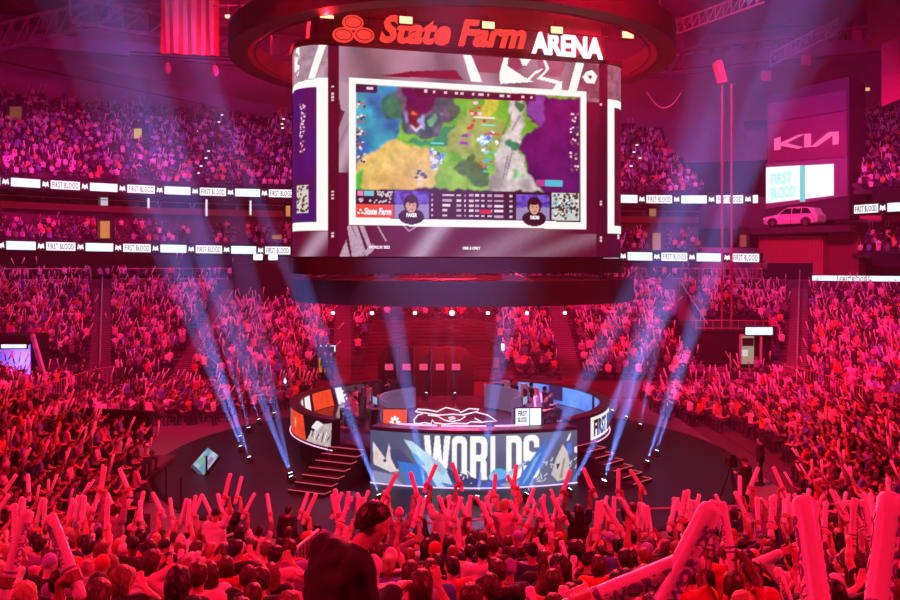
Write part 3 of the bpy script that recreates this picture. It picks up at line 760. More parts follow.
A.poly(GP((355.3, 84), (402, 87), (404, 112), (399, 132), (384, 141), (355.3, 161)), lin(16, 96, 165), col2=lin(40, 165, 190), seed=6, scale=1.2, noise=.4)
A.poly(GP((384, 100), (394, 92), (400, 110), (398, 126), (386, 122)), lin(20, 120, 90), col2=lin(30, 70, 80), seed=5, scale=2)
A.poly(GP((396, 88), (436, 90), (452, 96), (452, 120), (440, 133), (424, 138), (404, 133), (397, 120)), lin(40, 70, 78), col2=lin(90, 90, 120), seed=8, scale=2.5, noise=.5)
A.poly(GP((403, 87), (438, 89), (434, 104), (428, 113), (406, 111)), lin(88, 8, 66)); A.poly(GP((408, 112), (420, 112), (421, 126), (416, 131), (411, 126)), lin(110, 20, 40)); A.ell(U(414.5, 117), (.10, .08), lin(235, 110, 60))
A.poly(GP((421, 113), (427, 115), (426, 130), (422, 128)), lin(150, 150, 205)); A.poly(GP((407, 113), (411, 125), (408, 126), (404, 114)), lin(130, 135, 190)); A.line(U(411, 126), U(416, 131), .06, lin(215, 200, 215)); A.line(U(416, 131), U(421, 126), .06, lin(215, 200, 215))
A.poly(GP((432, 122), (441, 115), (440, 122), (434, 129)), lin(95, 165, 130)); A.poly(GP((400, 138), (430, 140), (440, 132), (456, 122), (448, 146), (420, 148)), lin(35, 130, 90), noise=.3, scale=2)
A.poly(GP((355.3, 176), (364, 165), (366, 178), (362, 190), (355.3, 190)), lin(72, 185, 60))
A.poly(GP((507, 100), (522, 96), (527, 112), (521, 132), (516, 150), (526, 172), (543, 192), (487, 191), (494, 172), (500, 152), (503, 134)), lin(150, 140, 145), col2=lin(205, 198, 198), seed=12, scale=1.6, noise=.2)
for a, b in (((511, 113), (503, 134)), ((520, 115), (512, 130)), ((508, 155), (503, 178)), ((512, 152), (506, 175))): A.line(U(*a), U(*b), .05, lin(100, 88, 100))
A.poly(GP((526, 97), (580.6, 99.5), (580.6, 193), (545, 192), (528, 174), (518, 150), (520, 136), (532, 124)), lin(58, 10, 80), col2=lin(92, 18, 98), seed=14, scale=.8); A.poly(GP((532, 98), (547, 99), (542, 118), (534, 124), (530, 112)), lin(110, 60, 150))
for c, r, col in (((521, 109), (.27, .24), (35, 105, 70)), ((512, 147), (.30, .28), (25, 120, 90)), ((470, 168), (.55, .42), (70, 105, 55)), ((478, 178), (.5, .35), (60, 110, 60)), ((517, 175), (.25, .2), (150, 195, 150)), ((452, 110), (.25, .3), (60, 85, 75)), ((395, 112), (.25, .5), (30, 110, 80))): A.ell(U(*c), r, lin(*col), noise=.5, scale=5, seed=3)
A.warp = 0.0; A.C[~PIC] = OLD[~PIC]; A.C[PIC] *= ((.80 + .70 * A.noise(75, 3.1)) * (.78 + .44 * A.noise(76, 11)))[PIC][:, None]; A.blur(PIC, 2)
rs = random.Random(5)
for x, y, n, cols in ((437, 158, 26, ((220, 230, 255), (120, 150, 230), (90, 90, 160))), (421, 178, 8, ((210, 220, 240), (90, 90, 140))), (464, 137, 10, ((150, 60, 170), (190, 120, 190))), (487, 141, 30, ((240, 250, 255), (150, 210, 250), (90, 120, 220))), (474, 131, 5, ((220, 60, 60),)), (485, 163, 10, ((60, 190, 215), (210, 100, 60))), (474, 108, 8, ((240, 200, 220), (220, 70, 80)))):
    for k in range(n): A.ell(U(x + rs.gauss(0, 4), y + rs.gauss(0, 5)), (.05 + rs.random() * .06, .04 + rs.random() * .05), lin(*rs.choice(cols)))
for x, y, w, c in ((430, 143, 14, (80, 220, 230)), (482, 125, 13, (120, 230, 210)), (484, 134, 16, (230, 60, 70)), (482, 152, 15, (60, 210, 230)), (473, 117, 22, (235, 235, 235))): A.rect(U(x, y)[0], U(x + w, y)[0], U(x, y)[1] - .03, U(x, y)[1] + .03, lin(*c))
A.poly(GP((540, 179.5), (562, 180.5), (562, 187), (540, 186)), lin(60, 190, 220)); A.poly(GP((536, 180), (545, 180), (545, 186), (536, 186)), lin(190, 60, 150))
A.poly(GP((355.3, 84), (377, 85.2), (377, 93), (355.3, 92)), lin(58, 22, 70)); A.poly(GP((417, 88), (535, 94.6), (535, 101.5), (417, 97)), lin(82, 8, 48))
for x in (424, 433, 444, 455, 460, 472, 478, 487, 499, 507, 521, 530): A.rect(U(x, 0)[0], U(x + rs.choice((2, 3, 5)), 0)[0], U(x, 91 + (x - 417) * .06)[1] - .05, U(x, 91 + (x - 417) * .06)[1] + .06, lin(230, 215, 225))
A.rect(U(366, 0)[0], U(373, 0)[0], U(366, 89.5)[1], U(366, 87.3)[1], lin(230, 220, 235))
for i in range(5):
    for X, y in ((361, 105.5 + i * 13.2), (574, 118 + i * 12.6)):
        for k in range(9): A.ell(U(X + rs.uniform(-4, 4), y + rs.uniform(-4, 4)), (.05, .045), lin(*rs.choice(((240, 220, 225), (190, 80, 90), (90, 70, 120), (60, 60, 90), (220, 200, 160)))))
# the strip of figures under the picture
A.poly(GP((355.3, 189.5), (580.6, 193.5), (580.6, 222), (355.3, 217.7)), lin(52, 12, 42))
A.poly(GP((355.3, 203.8), (393.5, 205), (393.5, 218.4), (355.3, 217.7)), lin(240, 78, 62))
A.rect(U(357, 0)[0], U(363, 0)[0], U(360, 196)[1], U(360, 190.6)[1], lin(240, 130, 190)); A.rect(U(364, 0)[0], U(374, 0)[0], U(370, 195.5)[1], U(370, 191)[1], lin(110, 205, 225))
for k in range(46): A.ell(U(rs.uniform(377, 392) if k < 26 else rs.uniform(357, 392), rs.uniform(191, 197) if k < 26 else rs.uniform(198.5, 202.5)), (.035, .035), lin(210, 200, 205))
def cam(x0, x1, y0, y1, fx):
    A.poly(GP((x0, y0), (x1, y0 + .6), (x1, y1), (x0, y1 - .6)), lin(66, 40, 150), col2=lin(110, 90, 210), seed=31, scale=6)
    A.poly(GP((x0, (y0 + y1) / 2), (x1, (y0 + y1) / 2), (x1, y1), (x0, y1 - .6)), lin(150, 140, 190))
    A.ell(U(fx, y1 - 2), (.50, .30), lin(48, 16, 40)); A.ell(U(fx, y1 - 15), (.30, .34), lin(44, 14, 34)); A.ell(U(fx, y1 - 12.5), (.20, .25), lin(214, 160, 140)); A.ell(U(fx, y1 - 19.5), (.25, .16), lin(50, 18, 32))
    A.ell(U(fx - 2, y1 - 13.5), (.03, .02), lin(60, 25, 30)); A.ell(U(fx + 2.3, y1 - 13.3), (.03, .02), lin(60, 25, 30)); A.ell(U(fx + .3, y1 - 9), (.06, .02), lin(150, 70, 70))
cam(394.5, 429, 191, 218.6, 411); cam(516, 549, 194.5, 220.6, 534)
A.rect(UL, UR, U(0, 223)[1], U(0, 221.8)[1] - .0, W_) if False else None
for r in range(5):
    y = 194.8 + r * 5.1
    for x, w in ((431, 2), (442, 12 - 2 * r if r < 3 else 5), (456, 5), (464, 2), (469, 4), (475, 4), (481, 3), (487, 5), (494, 9), (509, 3)):
        A.rect(U(x, 0)[0], U(x + w, 0)[0], U(x, y + (x - 430) * .018 + 1.1)[1], U(x, y + (x - 430) * .018 - 1.1)[1], lin(*rs.choice(((225, 205, 215), (200, 170, 190), (240, 225, 235)))))
A.rect(U(479.5, 0)[0], U(491, 0)[0], U(485, 213.5)[1], U(485, 210)[1], lin(205, 20, 50))
A.poly(GP((551.5, 192.5), (579, 193.5), (579, 221), (551.5, 219.8)), lin(205, 210, 205))
for k in range(120): A.ell(U(rs.uniform(552.5, 578), rs.uniform(194, 219.5)), (.06, .05), lin(*rs.choice(((92, 70, 40), (70, 55, 45), (220, 225, 220), (120, 200, 215), (60, 50, 60)))))
# corner panels: white frame turning the corner, dark maroon picture column
for sg, e in ((-1, UL), (1, UR)):
    d = (A.X - e) * sg                                                      # metres past the end of the long face
    inside = d > 0
    if sg < 0:
        A.fill(inside & (v > .80) & (d < 1.7), lin(168, 140, 158), noise=.5, seed=2, scale=2)
        A.fill(inside & (v <= .80), lin(88, 10, 48)); A.fill(inside & (d > .40) & (v > .14) & (v < .80), lin(80, 14, 70), col2=lin(60, 20, 110), seed=22, scale=1.2)
        A.fill(inside & (d < .40) & (v > .125) & (v < .845), W_); A.fill(inside & (v > .80) & (v < .845 - d * .01), W_); A.fill(inside & (v > .125) & (v < .165), W_); A.fill(inside & (np.abs(d - .25 - (.98 - v) * 2.6) < .13) & (v > .84), W_)
        A.fill(inside & (d > 1.15) & (d < 1.6) & (v > .86) & (A.noise(41, 5) > .5), W_)
        for k in range(60): A.ell((e - 1.0 + rs.uniform(-.13, .13), ZB + (ZT - ZB) * rs.uniform(.50, .74)), (.04, .03), lin(*rs.choice(((235, 215, 225), (190, 90, 120)))))
        A.fill(inside & (d > .72) & (d < 1.35) & (v > .21) & (v < .34), lin(210, 205, 195)); 
        for k in range(36): A.ell((e - rs.uniform(.74, 1.33), ZB + (ZT - ZB) * rs.uniform(.215, .335)), (.05, .045), lin(60, 52, 50))
        gl = np.exp(-((d - .45 + (v - .06) * 6) / .35) ** 2) * inside * (v < .12); A.C = A.C * (1 - gl[..., None]) + np.array(lin(176, 145, 170)) * gl[..., None]
    else:
        A.fill(inside & (v > .80), lin(130, 92, 112), noise=.6, seed=4, scale=3); A.fill(inside & (d > .1) & (d < .45) & (v > .125) & (v < .82), W_); A.fill(inside & (d > .1) & (v > .78) & (v < .82), W_); A.fill(inside & (d > .1) & (v > .125) & (v < .165), W_)
        A.fill(inside & (d < .1) | inside & (v < .125), lin(70, 12, 50))
# dark seams with tiny marks between the panels
SEAM = lin(78, 8, 38)
A.rect(UL - .02, U(338.5, 0)[0], ZB, ZT, SEAM); A.rect(U(596, 0)[0], UR + .02, ZB, U(0, 97)[1], SEAM); A.rect(U(599, 0)[0], UR + .1, ZB, ZT, lin(70, 8, 40))
for x, y0, y1 in ((332.5, 86, 88.5), (332.5, 91, 102), (332.5, 190, 200), (332.5, 231, 238), (600.5, 103, 106), (600.5, 198, 206), (600.5, 236, 242)):
    z0, z1 = U(x, y1)[1], U(x, y0)[1]; n = max(1, int((z1 - z0) / .12))
    for i in range(n): A.rect(U(x, 0)[0] - .04, U(x, 0)[0] + .04, z0 + i * .12 + .02, z0 + i * .12 + .10, lin(225, 205, 215))
A.rect(UR + .65, UR + .85, ZB + .75, ZB + .95, lin(225, 205, 215))
LEDF = A.obj('led_face', lambda x, z: (*wrap(x, .03), z), led_pic, board)
def face_text(s, px, py, hpx, wpx, m, bold=.02, name='lettering', shear=0.0, out=.06):
    u, z = U(px, py); k = (BC.y + u * math.sin(TH)) / FPX
    mb = text_mb(s, h=hpx * k, width=wpx * k / math.cos(TH) * .98, bold=bold, depth=.03, shear=shear)
    place(mb, lambda v: Vector((u + v[0], -out + v[1], z - hpx * k / 2 + v[2]))); o = obj(name, mb, m, LEDF, local=True); return o
wl = glow('white_lettering', (1, .96, .96), 1.0, False)
face_text('State Farm', 377.5, 211.5, 7, 27, wl, .03, shear=.2); face_text('FAKER', 411.5, 215.2, 4, 10.5, wl, .03); face_text('TARZAN', 534, 217.6, 3.6, 9.5, wl, .02)
face_text('WORLDS 2022', 379, 247.2, 3, 21, wl, .02); face_text('ONE & ONLY', 471, 248.2, 3, 18, wl, .02)
mb = MB()
for x, y in ((360.2, 210), (358.2, 213), (362.2, 213)): c = U(x, y); mb.sphere((c[0], -.06, c[1]), (.05, .015, .04), 10, 6)
obj('ovals_mark', mb, wl, board, local=True)
# sign over the long face
orange = glow('orange_sign', lin(240, 62, 52), 1.15); white_s = glow('white_sign', (.98, .86, 1.0), 1.35)
def sign_text(s, x0, x1, yb0, yb1, ht, m, name, bold, shear=0.0):
    (u0, z0), (u1, z1) = U(x0, yb0), U(x1, yb1); k = (BC.y + u0 * math.sin(TH)) / FPX
    mb = text_mb(s, h=ht * k, width=(u1 - u0), bold=bold, depth=.12, shear=shear, align='LEFT')
    place(mb, lambda v: Vector((u0 + v[0], -.32 + v[1], z0 + (z1 - z0) * v[0] / (u1 - u0) + v[2]))); return obj(name, mb, m, board, local=True)
sign_text('State Farm', 378, 523, 44.5, 51, 27.5, orange, 'orange_sign_lettering', .035, .28)
sign_text('ARENA', 529, 599, 55.0, 61.5, 21.5, white_s, 'white_sign_lettering', .03)
for cx, cy in ((351.5, 25), (341.8, 37.3), (362.4, 37.5)):
    c = U(cx, cy); mb = MB(); loop = lambda rx, rz: [(c[0] + rx * math.cos(i * math.pi / 14), c[1] + rz * math.sin(i * math.pi / 14)) for i in range(28)]
    mb = curve_fill([loop(.385, .27)], .10); place(mb, lambda v: v + Vector((0, -.32, 0))); obj('oval_emblem', mb, orange, board, local=True)
    mb = curve_fill([loop(.315, .205), loop(.285, .178)], .02); place(mb, lambda v: v + Vector((0, -.385, 0))); obj('oval_outline', mb, mat('sign_ink', lin(150, 20, 25), .6, var=0), board, local=True)
mb = MB()
for u in np.linspace(UL + .1, UR - .2, 9): mb.bar((u, -.22, ZT + .2), (u, -.22, ZT + 1.1), .05)
mb.bar((UL, -.22, ZT + .25), (UR, -.22, ZT + .25), .06); mb.bar((UL, -.22, ZT + 1.05), (UR, -.22, ZT + 1.05), .06); obj('sign_frame', mb, steel, board, local=True)
a = outline(-.5); mb = MB(); n = len(a)
mb.add([(x, y, ZT + .25) for x, y in a] + [(x * .97, y, ZT + 2.2) for x, y in a], [(i, (i + 1) % n, n + (i + 1) % n, n + i) for i in range(n)] + [tuple(range(2 * n - 1, n - 1, -1))]); obj('rigging_housing', mb, mat('rigging_grey', (.10, .07, .08), .6), board, local=True)
for sx in (-.6, .6):
    for yy in (1.5, 7.5): obj('hanging_cable', MB().cyl(((UR + UL) / 2 + sx * 6, yy, ZT + 2.2), ((UR + UL) / 2 + sx * 6, yy, 34.8), .07, n=6), steel, board, local=True)
# lamp truss along the top of the long face, with red strobes
tr = thing('lamp_truss', 'red-lit truss carrying strobes along the top of the scoreboard', 'truss', BC + Vector((0, 0, ZT + 2.5)), TH)
zt = lambda u: ZT + 2.05
for y, z in ((-.55, 0), (-.05, 0), (-.3, .45)): obj('chord', MB().tube([(UL - 2.6, y, ZT + 2.0 + z), (UR + 1.6, y, ZT + 2.0 + z)], .045), steel, tr, local=False) if False else None
mb = MB()
for y, z in ((-.55, -.5), (-.05, -.5), (-.3, -.05)): mb.bar((UL - 2.6, y, z), (UR + 1.8, y, z), .08)
obj('chord', mb, steel, tr, local=True)
mb = MB(); n = 26
for i in range(n):
    a, b = UL - 2.6 + (UR - UL + 4.4) * i / n, UL - 2.6 + (UR - UL + 4.4) * (i + 1) / n
    mb.bar((a, -.55, -.5), (b, -.3, -.05), .05); mb.bar((a, -.05, -.5), (b, -.3, -.05), .05); mb.bar((a, -.55, -.5), (b, -.05, -.5), .04)
q_ = obj('web', mb, steel, tr, local=True); q_['kind'] = 'stuff'
strobe_face = glow('red_strobe_glow', (1.0, .34, .17), 3.2)
STROBES = []
for k, (x, y) in enumerate(((327, 14.5), (406, 20), (488.5, 25), (557, 30), (628, 34.8))):
    u, z = U(x, y); p = BC + ux * u; p = Vector((p.x, p.y, z)); p = Vector((0, 0, CAMZ)) + (p - Vector((0, 0, CAMZ))) * .979
    s = thing('strobe_light', 'lit red strobe on the scoreboard truss, %s from the left' % ordinal(k + 1), 'lamp', p, TH, 'red strobes above the sign')
    obj('lamp_body', MB().box((0, .10, 0), (.56, .16, .32)), black, s, local=True); obj('lamp_face', MB().box((0, .005, 0), (.48, .03, .25)), strobe_face, s, local=True)
    obj('bracket', MB().bar((0, .16, .1), (0, .2, .42), .06), steel, s, local=True); STROBES.append(p)
# ---------------------------------------------------------------- the round stage
SC = Vector((0, 37.4, 0))
def pol(r, a, z=0.0, c=SC): return Vector((c.x + r * math.sin(R(a)), c.y - r * math.cos(R(a)), z))
struct('stage_floor', MB().lathe((0, 36, 0), [(0, .10), (11.85, .10), (12.0, .06), (12.0, 0)], 96), black_gloss, smooth=False)
stage = thing('stage', 'round competition stage with picture fascia, reading WORLDS across its front', 'stage', SC)
obj('deck', MB().lathe((0, 37.4, 0), [(0, 1.3), (6.5, 1.3), (6.5, 1.15)], 72), mat('stage_deck', (.05, .045, .07), .18, scale=3), stage)
obj('skirt', MB().arc(SC, 6.3, 6.5, .1, 1.2, -180, 180, 72), black, stage)
pink_tube = glow('pink_edge_light', (1.0, .42, .72), 1.6, False); violet_tube = glow('violet_edge_light', (.72, .55, 1.0), 1.2, False)
def wing(name, a0, a1): obj(name, MB().arc(SC, 6.52, 6.86, 1.1, 2.18, a0, a1, 50), black_gloss, stage)
wing('wing_wall', -148, -40); wing('wing_wall', 41, 148)
obj('wing_cap', MB().arc(SC, 6.48, 6.95, 2.18, 2.24, -148, -40, 50), mat('cap_metal', (.06, .05, .07), .38, .3), stage); obj('wing_cap', MB().arc(SC, 6.48, 6.95, 2.18, 2.24, 41, 148, 50), mat('cap_metal', (.35, .3, .36)), stage)
for a0, a1 in ((-148, -40), (41, 148)):
    for z in (1.08,): obj('edge_light', MB().tube([pol(6.92, a0 + (a1 - a0) * i / 40, z) for i in range(41)], .022), pink_tube, stage)
def arc_art(r, a0, a1, z0, z1, step, base, out=0.02, c=SC):
    L = abs(R(a1 - a0)) * r; s = Art(0, L, z0, z1, step, base); s.fn = lambda x, z: tuple(pol(r + out, a0 + (a1 - a0) * x / L, z, c)); s.L = L; return s
def put(s, name, parent, inv=True):
    I = root_matrix(parent).inverted(); return s.obj(name, lambda x, z: tuple(I @ Vector(s.fn(x, z))), led_pic, parent)
OR, WH, BK = lin(238, 74, 40), lin(240, 235, 240), lin(22, 12, 20)
# left wing, outside: black, white, orange with a star, dark with white strokes
s = arc_art(6.86, -100, -40, 1.16, 2.14, .03, BK); L = s.L
px_s = lambda px: None
s.rect(L * .30, L * .40, 1.16, 2.14, WH); s.rect(L * .33, L * .36, 1.16, 1.9, BK); s.poly([(L * .44, 1.16), (L * .74, 1.16), (L * .70, 2.14), (L * .44, 2.14)], OR, noise=.2, scale=2)
for k in range(6): a = k * math.pi / 3; s.line((L * .56, 1.68), (L * .56 + .20 * math.cos(a), 1.68 + .2 * math.sin(a)), .05, lin(255, 190, 170))
s.poly([(L * .74, 1.16), (L * .98, 1.16), (L * .99, 2.1), (L * .90, 1.95), (L * .80, 1.55)], lin(190, 176, 176), noise=.3, scale=4); s.poly([(L * .80, 1.75), (L * .86, 2.08), (L * .92, 2.0), (L * .86, 1.7)], WH)
for k in range(9): x = L * (.76 + .024 * k); s.line((x, 1.3 + .05 * (k % 3)), (x + .15, 1.55 + .06 * (k % 4)), .05, WH if k % 2 else BK)
put(s, 'fascia_picture', stage)
# left wing, inside (seen across the deck): orange, white and black bands
s = arc_art(6.52, -148, -78, 1.32, 2.16, .03, BK, out=-.03); L = s.L
for a, b, c in ((.12, .30, lin(60, 55, 70)), (.30, .36, WH), (.40, .62, OR), (.66, .76, WH), (.80, .86, WH), (.88, .97, OR)): s.poly([(L * a - .15, 1.32), (L * b - .15, 1.32), (L * b + .15, 2.16), (L * a + .15, 2.16)], c, noise=.2, scale=3)
for k in range(14): s.ell((L * (.05 + .02 * k), 1.5 + .5 * rng.random()), (.1, .06), WH)
put(s, 'inner_picture', stage)
# right wing, inside: bright blue, white end; outside: dark, then white with FIRST BLOOD
BL = lin(70, 128, 245)
s = arc_art(6.52, 66, 148, 1.32, 2.16, .03, BL, out=-.03); L = s.L
s.fill(s.X > -1, lin(62, 118, 240), col2=lin(95, 160, 255), seed=4, scale=.8); s.rect(0, L * .09, 1.32, 2.16, WH); s.rect(L * .36, L * .40, 1.3, 2.2, lin(24, 24, 60)); s.rect(L * .70, L * .8, 1.5, 2.2, lin(30, 40, 90)); put(s, 'inner_picture', stage)
s = arc_art(6.86, 41, 92, 1.16, 2.14, .03, lin(60, 14, 40)); L = s.L; s.rect(L * .24, L * .93, 1.2, 2.10, lin(244, 240, 236)); put(s, 'fascia_picture', stage)
mb = text_mb('FIRST BLOOD', h=.66, width=3.7, bold=.03, depth=.02, spacing=1.08); Lr = R(51) * 6.86
place(mb, lambda v: pol(6.9 - v[1], 41 + 51 * (.585 + v[0] / Lr), 1.32 + v[2])); obj('fascia_lettering', mb, dark_ink, stage)
# front wall with its picture
FC, FR, FA = Vector((.87, 39.5, 0)), 9.2, 24.2
obj('front_wall', MB().arc(FC, FR - .35, FR, .10, 2.10, -FA, FA, 40), black_gloss, stage)
obj('front_cap', MB().arc(FC, FR - .7, FR + .05, 2.10, 2.20, -FA, FA, 40), mat('cap_metal', (.3, .3, .3)), stage)
def FS(px, py):
    lo, hi = -40.0, 40.0
    for _ in range(40):
        m = (lo + hi) / 2; p = pol(FR, m, 0, FC)
        if 450 + 850 * p.x / p.y < px: lo = m
        else: hi = m
    p = pol(FR, lo, 0, FC); return ((lo + FA) / (2 * FA) * R(2 * FA) * FR, CAMZ - (py - HOR) * p.y / FPX)
s = arc_art(FR, -FA, FA, .16, 2.06, .019, lin(84, 92, 126), c=FC); F_ = lambda *pp: [FS(*p) for p in pp]
s.fill(s.X > -1, lin(76, 84, 118), col2=lin(104, 112, 146), seed=3, scale=.5)
def rr(x0, x1, z0, z1, r, corners='abcd'):
    out = []
    for nm, cx, cz, a0 in (('a', x1 - r, z1 - r, 0), ('b', x0 + r, z1 - r, 90), ('c', x0 + r, z0 + r, 180), ('d', x1 - r, z0 + r, 270)):
        if nm in corners: out += [(cx + r * math.cos(R(a0 + 90 * i / 6)), cz + r * math.sin(R(a0 + 90 * i / 6))) for i in range(7)]
        else: out.append({'a': (x1, z1), 'b': (x0, z1), 'c': (x0, z0), 'd': (x1, z0)}[nm])
    return out
def glyph(ch, x0, x1, z0, z1):
    W, H = x1 - x0, z1 - z0; t = W * .34; Q = lambda *pp: [(x0 + a * W, z0 + b * H) for a, b in pp]; m = None
    if ch == 'W': m = s.mask(Q((0, 1), (.22, 1), (.32, .38), (.42, 1), (.60, 1), (.70, .38), (.78, 1), (1, 1), (.84, 0), (.60, 0), (.51, .52), (.42, 0), (.17, 0)))
    if ch == 'O': m = s.mask(rr(x0, x1, z0, z1, W * .42)) & ~s.mask(rr(x0 + t, x1 - t, z0 + .16 * H, z1 - .16 * H, W * .14))
    if ch == 'D': m = s.mask(rr(x0, x1, z0, z1, W * .40, 'ad')) & ~s.mask(rr(x0 + t, x1 - t, z0 + .16 * H, z1 - .16 * H, W * .13, 'ad'))
    if ch == 'L': m = s.mask(Q((0, 0), (.95, 0), (.95, .17), (.36, .17), (.36, 1), (0, 1)))
    if ch == 'R': m = (s.mask(rr(x0, x1, z0 + .42 * H, z1, W * .38, 'ad')) & ~s.mask(rr(x0 + t, x1 - t, z0 + .57 * H, z1 - .15 * H, W * .13, 'ad'))) | s.mask(Q((0, 0), (.35, 0), (.35, .6), (0, .6))) | s.mask(Q((.66, 0), (1, 0), (.97, .40), (.86, .47), (.60, .50), (.64, .36)))
    if ch == 'S':
        m = s.mask(rr(x0, x1, z0 + .0 * H, z1, W * .40)) & ~s.mask(rr(x0 + t, x1 - t, z0 + .62 * H, z1 - .14 * H, W * .12)) & ~s.mask(rr(x0 + t, x1 - t, z0 + .14 * H, z0 + .38 * H, W * .12))
        m &= ~s.mask(Q((.5, .60), (1.1, .60), (1.1, .70), (.5, .70))) & ~s.mask(Q((-.1, .30), (.5, .30), (.5, .40), (-.1, .40))) & ~s.mask(Q((.0, .42), (.0, .54), (-.1, .54), (-.1, .42)))
    s.fill(m, (1, .985, .97))
for ch, a, b in (('W', 424, 450.5), ('O', 451.8, 467), ('R', 470, 487), ('L', 490.5, 503), ('D', 506, 521.5), ('S', 523.5, 539)):
    zt = FS(480, 436.0)[1]; glyph(ch, FS(a, 440)[0], FS(b, 440)[0], zt - 1.56, zt)
for pl, c in ((((373, 470), (392, 474), (408, 489), (373, 489)), lin(140, 148, 182)), (((384, 482), (402, 486), (402, 490), (388, 490)), lin(70, 78, 120)), (((373, 441), (381, 452), (386, 459), (389, 443.5), (392, 452), (399, 471), (391, 472), (374, 464)), lin(226, 214, 216)), (((376, 450), (379, 455), (377, 461), (375, 456)), lin(240, 180, 170)),
              (((390, 449), (400, 449), (416, 465), (402, 462), (397, 470), (391, 458)), lin(66, 74, 118)), (((397, 461), (418, 464), (430, 478), (436, 489), (408, 487), (404, 476)), lin(52, 122, 214)), (((404, 439.5), (412, 441), (423, 450), (432, 456), (447, 472), (455, 490), (444, 490), (428, 474), (415, 456)), lin(186, 222, 240)), (((411, 452), (418, 455), (426, 466), (418, 464)), lin(90, 170, 235)),
              (((430, 456), (440, 462), (447, 470), (443, 476), (434, 466)), lin(160, 190, 225)), (((446, 468), (462, 473), (480, 480), (474, 487), (452, 482)), lin(54, 66, 116)), (((440, 482), (470, 488), (500, 484), (536, 489), (440, 491)), lin(84, 118, 208)), (((431, 477), (439, 480), (448, 490), (440, 491)), lin(170, 210, 250)),
              (((484, 483), (498, 478), (508, 476), (500, 486), (486, 490)), lin(62, 100, 205)), (((500, 484), (524, 479), (540, 488), (510, 490)), lin(150, 156, 188)), (((547.5, 436), (546, 450), (538, 470), (526, 489), (517, 488), (521, 474), (532, 458)), lin(68, 122, 210)), (((534, 459), (541, 452), (528, 478), (521, 486)), lin(120, 175, 235)), (((505, 474), (520, 464), (530, 459), (518, 470), (508, 478)), lin(150, 190, 230)),
              (((562.5, 444), (567, 451), (569.5, 462), (566, 479), (557, 481), (551, 474), (556, 458)), lin(206, 196, 194)), (((556, 464), (560, 463), (557, 470)), lin(60, 50, 60)), (((563, 458), (565, 458), (562, 478), (559, 478)), lin(160, 140, 140)), (((566, 444), (571, 442), (572, 452), (568, 456)), lin(80, 120, 225)), (((569, 434), (571, 432), (569, 440), (566, 441)), lin(235, 225, 230)), (((574, 447), (577, 446), (577, 453), (574, 452)), lin(235, 225, 230))):
    s.poly(F_(*pl), c, noise=.14, scale=4)
for c, r, col in (((499, 474), (.30, .20), lin(96, 178, 238)), ((493, 477), (.16, .12), lin(150, 205, 245)), ((385, 460.5), (.07, .06), lin(60, 50, 70))): s.ell(FS(*c), r, col)
for cx, cy, w, n in ((511, 477, 5, 9), (549, 463, 3.5, 7), (543, 477, 4, 7), (573, 464, 3, 6), (467, 478, 6, 7), (440, 484, 5, 5)):
    for k in range(n):
        a = FS(cx + rng.uniform(-w, w), cy + rng.uniform(-5, 5)); s.line(a, (a[0] + rng.uniform(-.13, .13), a[1] + rng.uniform(-.13, .13)), .035, lin(226, 226, 240))
s.blur(s.X > -1, 1); put(s, 'front_picture', stage)
obj('edge_light', MB().tube([pol(FR + .03, -FA + 2 * FA * i / 40, .14, FC) for i in range(41)], .03), violet_tube, stage)
for a0, a1 in ((-19, -9), (-8, 3), (5, 13)): obj('edge_light', MB().tube([pol(FR - .62, a0 + (a1 - a0) * i / 12, 2.23, FC) for i in range(13)], .035), pink_tube, stage)
# the emblem standing on the front cap: white neon outline
neon = glow('white_neon', (1.0, .80, .86), 1.25)
mb = MB(); e = lambda x, y: P(400 + x / 9, 395 + y / 9, 31.5)
for lp, cl in ((((140, 150), (160, 128), (250, 133), (330, 150), (415, 112), (530, 140), (545, 158), (620, 122), (712, 128), (690, 150), (560, 178)), False), (((140, 150), (220, 160), (350, 180), (480, 172), (570, 180), (680, 152), (790, 180), (870, 235), (780, 238), (740, 245), (670, 208)), False),
               (((250, 180), (340, 190), (400, 225), (470, 238), (545, 222), (590, 190)), False), (((205, 170), (160, 180), (125, 225), (130, 255), (170, 258), (220, 248), (280, 260), (292, 222), (310, 250), (400, 262), (480, 255), (600, 258), (640, 240), (740, 246)), False), (((435, 205), (480, 195), (500, 210), (450, 220)), True)):
    mb.tube([e(*p) for p in lp], .024, closed=cl, n=5)
ne = thing('neon_emblem', 'white outlined neon emblem standing on the stage front', 'emblem', P(453, 424, 31.5)); obj('neon_tube', mb, neon, ne)
mb = MB(); 
for x in (160, 300, 420, 560, 700, 830): mb.cyl(e(x, 245), e(x, 285), .02, n=5)
obj('stand', mb, steel, ne)
def sign_box(name, label, cat, x0, x1, y0, y1, Y, rot=0.0):
    k = Y / 850; c = P((x0 + x1) / 2, y1, Y); w, h = (x1 - x0) * k, (y1 - y0) * k
    o = thing(name, label, cat, c, rot); obj('housing', MB().box((0, .08, h / 2), (w + .06, .14, h + .06)), black, o, local=True); o['w'] = w; o['h'] = h; return o, w, h
o, w, h = sign_box('sign_screen', 'small orange screen with a white emblem standing on the stage front', 'screen', 383, 407, 409.5, 428.5, 31.9, R(-6))
obj('screen', MB().box((0, 0, h / 2), (w, .03, h)), glow('orange_screen', lin(245, 84, 54), 1.0), o, local=True)
mb = MB()
for k in range(8): a = k * math.pi / 4; mb.box((.21 * math.cos(a) * .6 + .0, -.03, .25 + .15 * math.sin(a)), (.14, .02, .07), M=Matrix.Rotation(-a, 3, 'Y'))
obj('emblem', mb, white_led, o, local=True)
o, w, h = sign_box('sign_screen', 'small white screen reading FIRST BLOOD standing on the stage front', 'screen', 515.5, 541, 408.5, 426.5, 31.9, R(5))
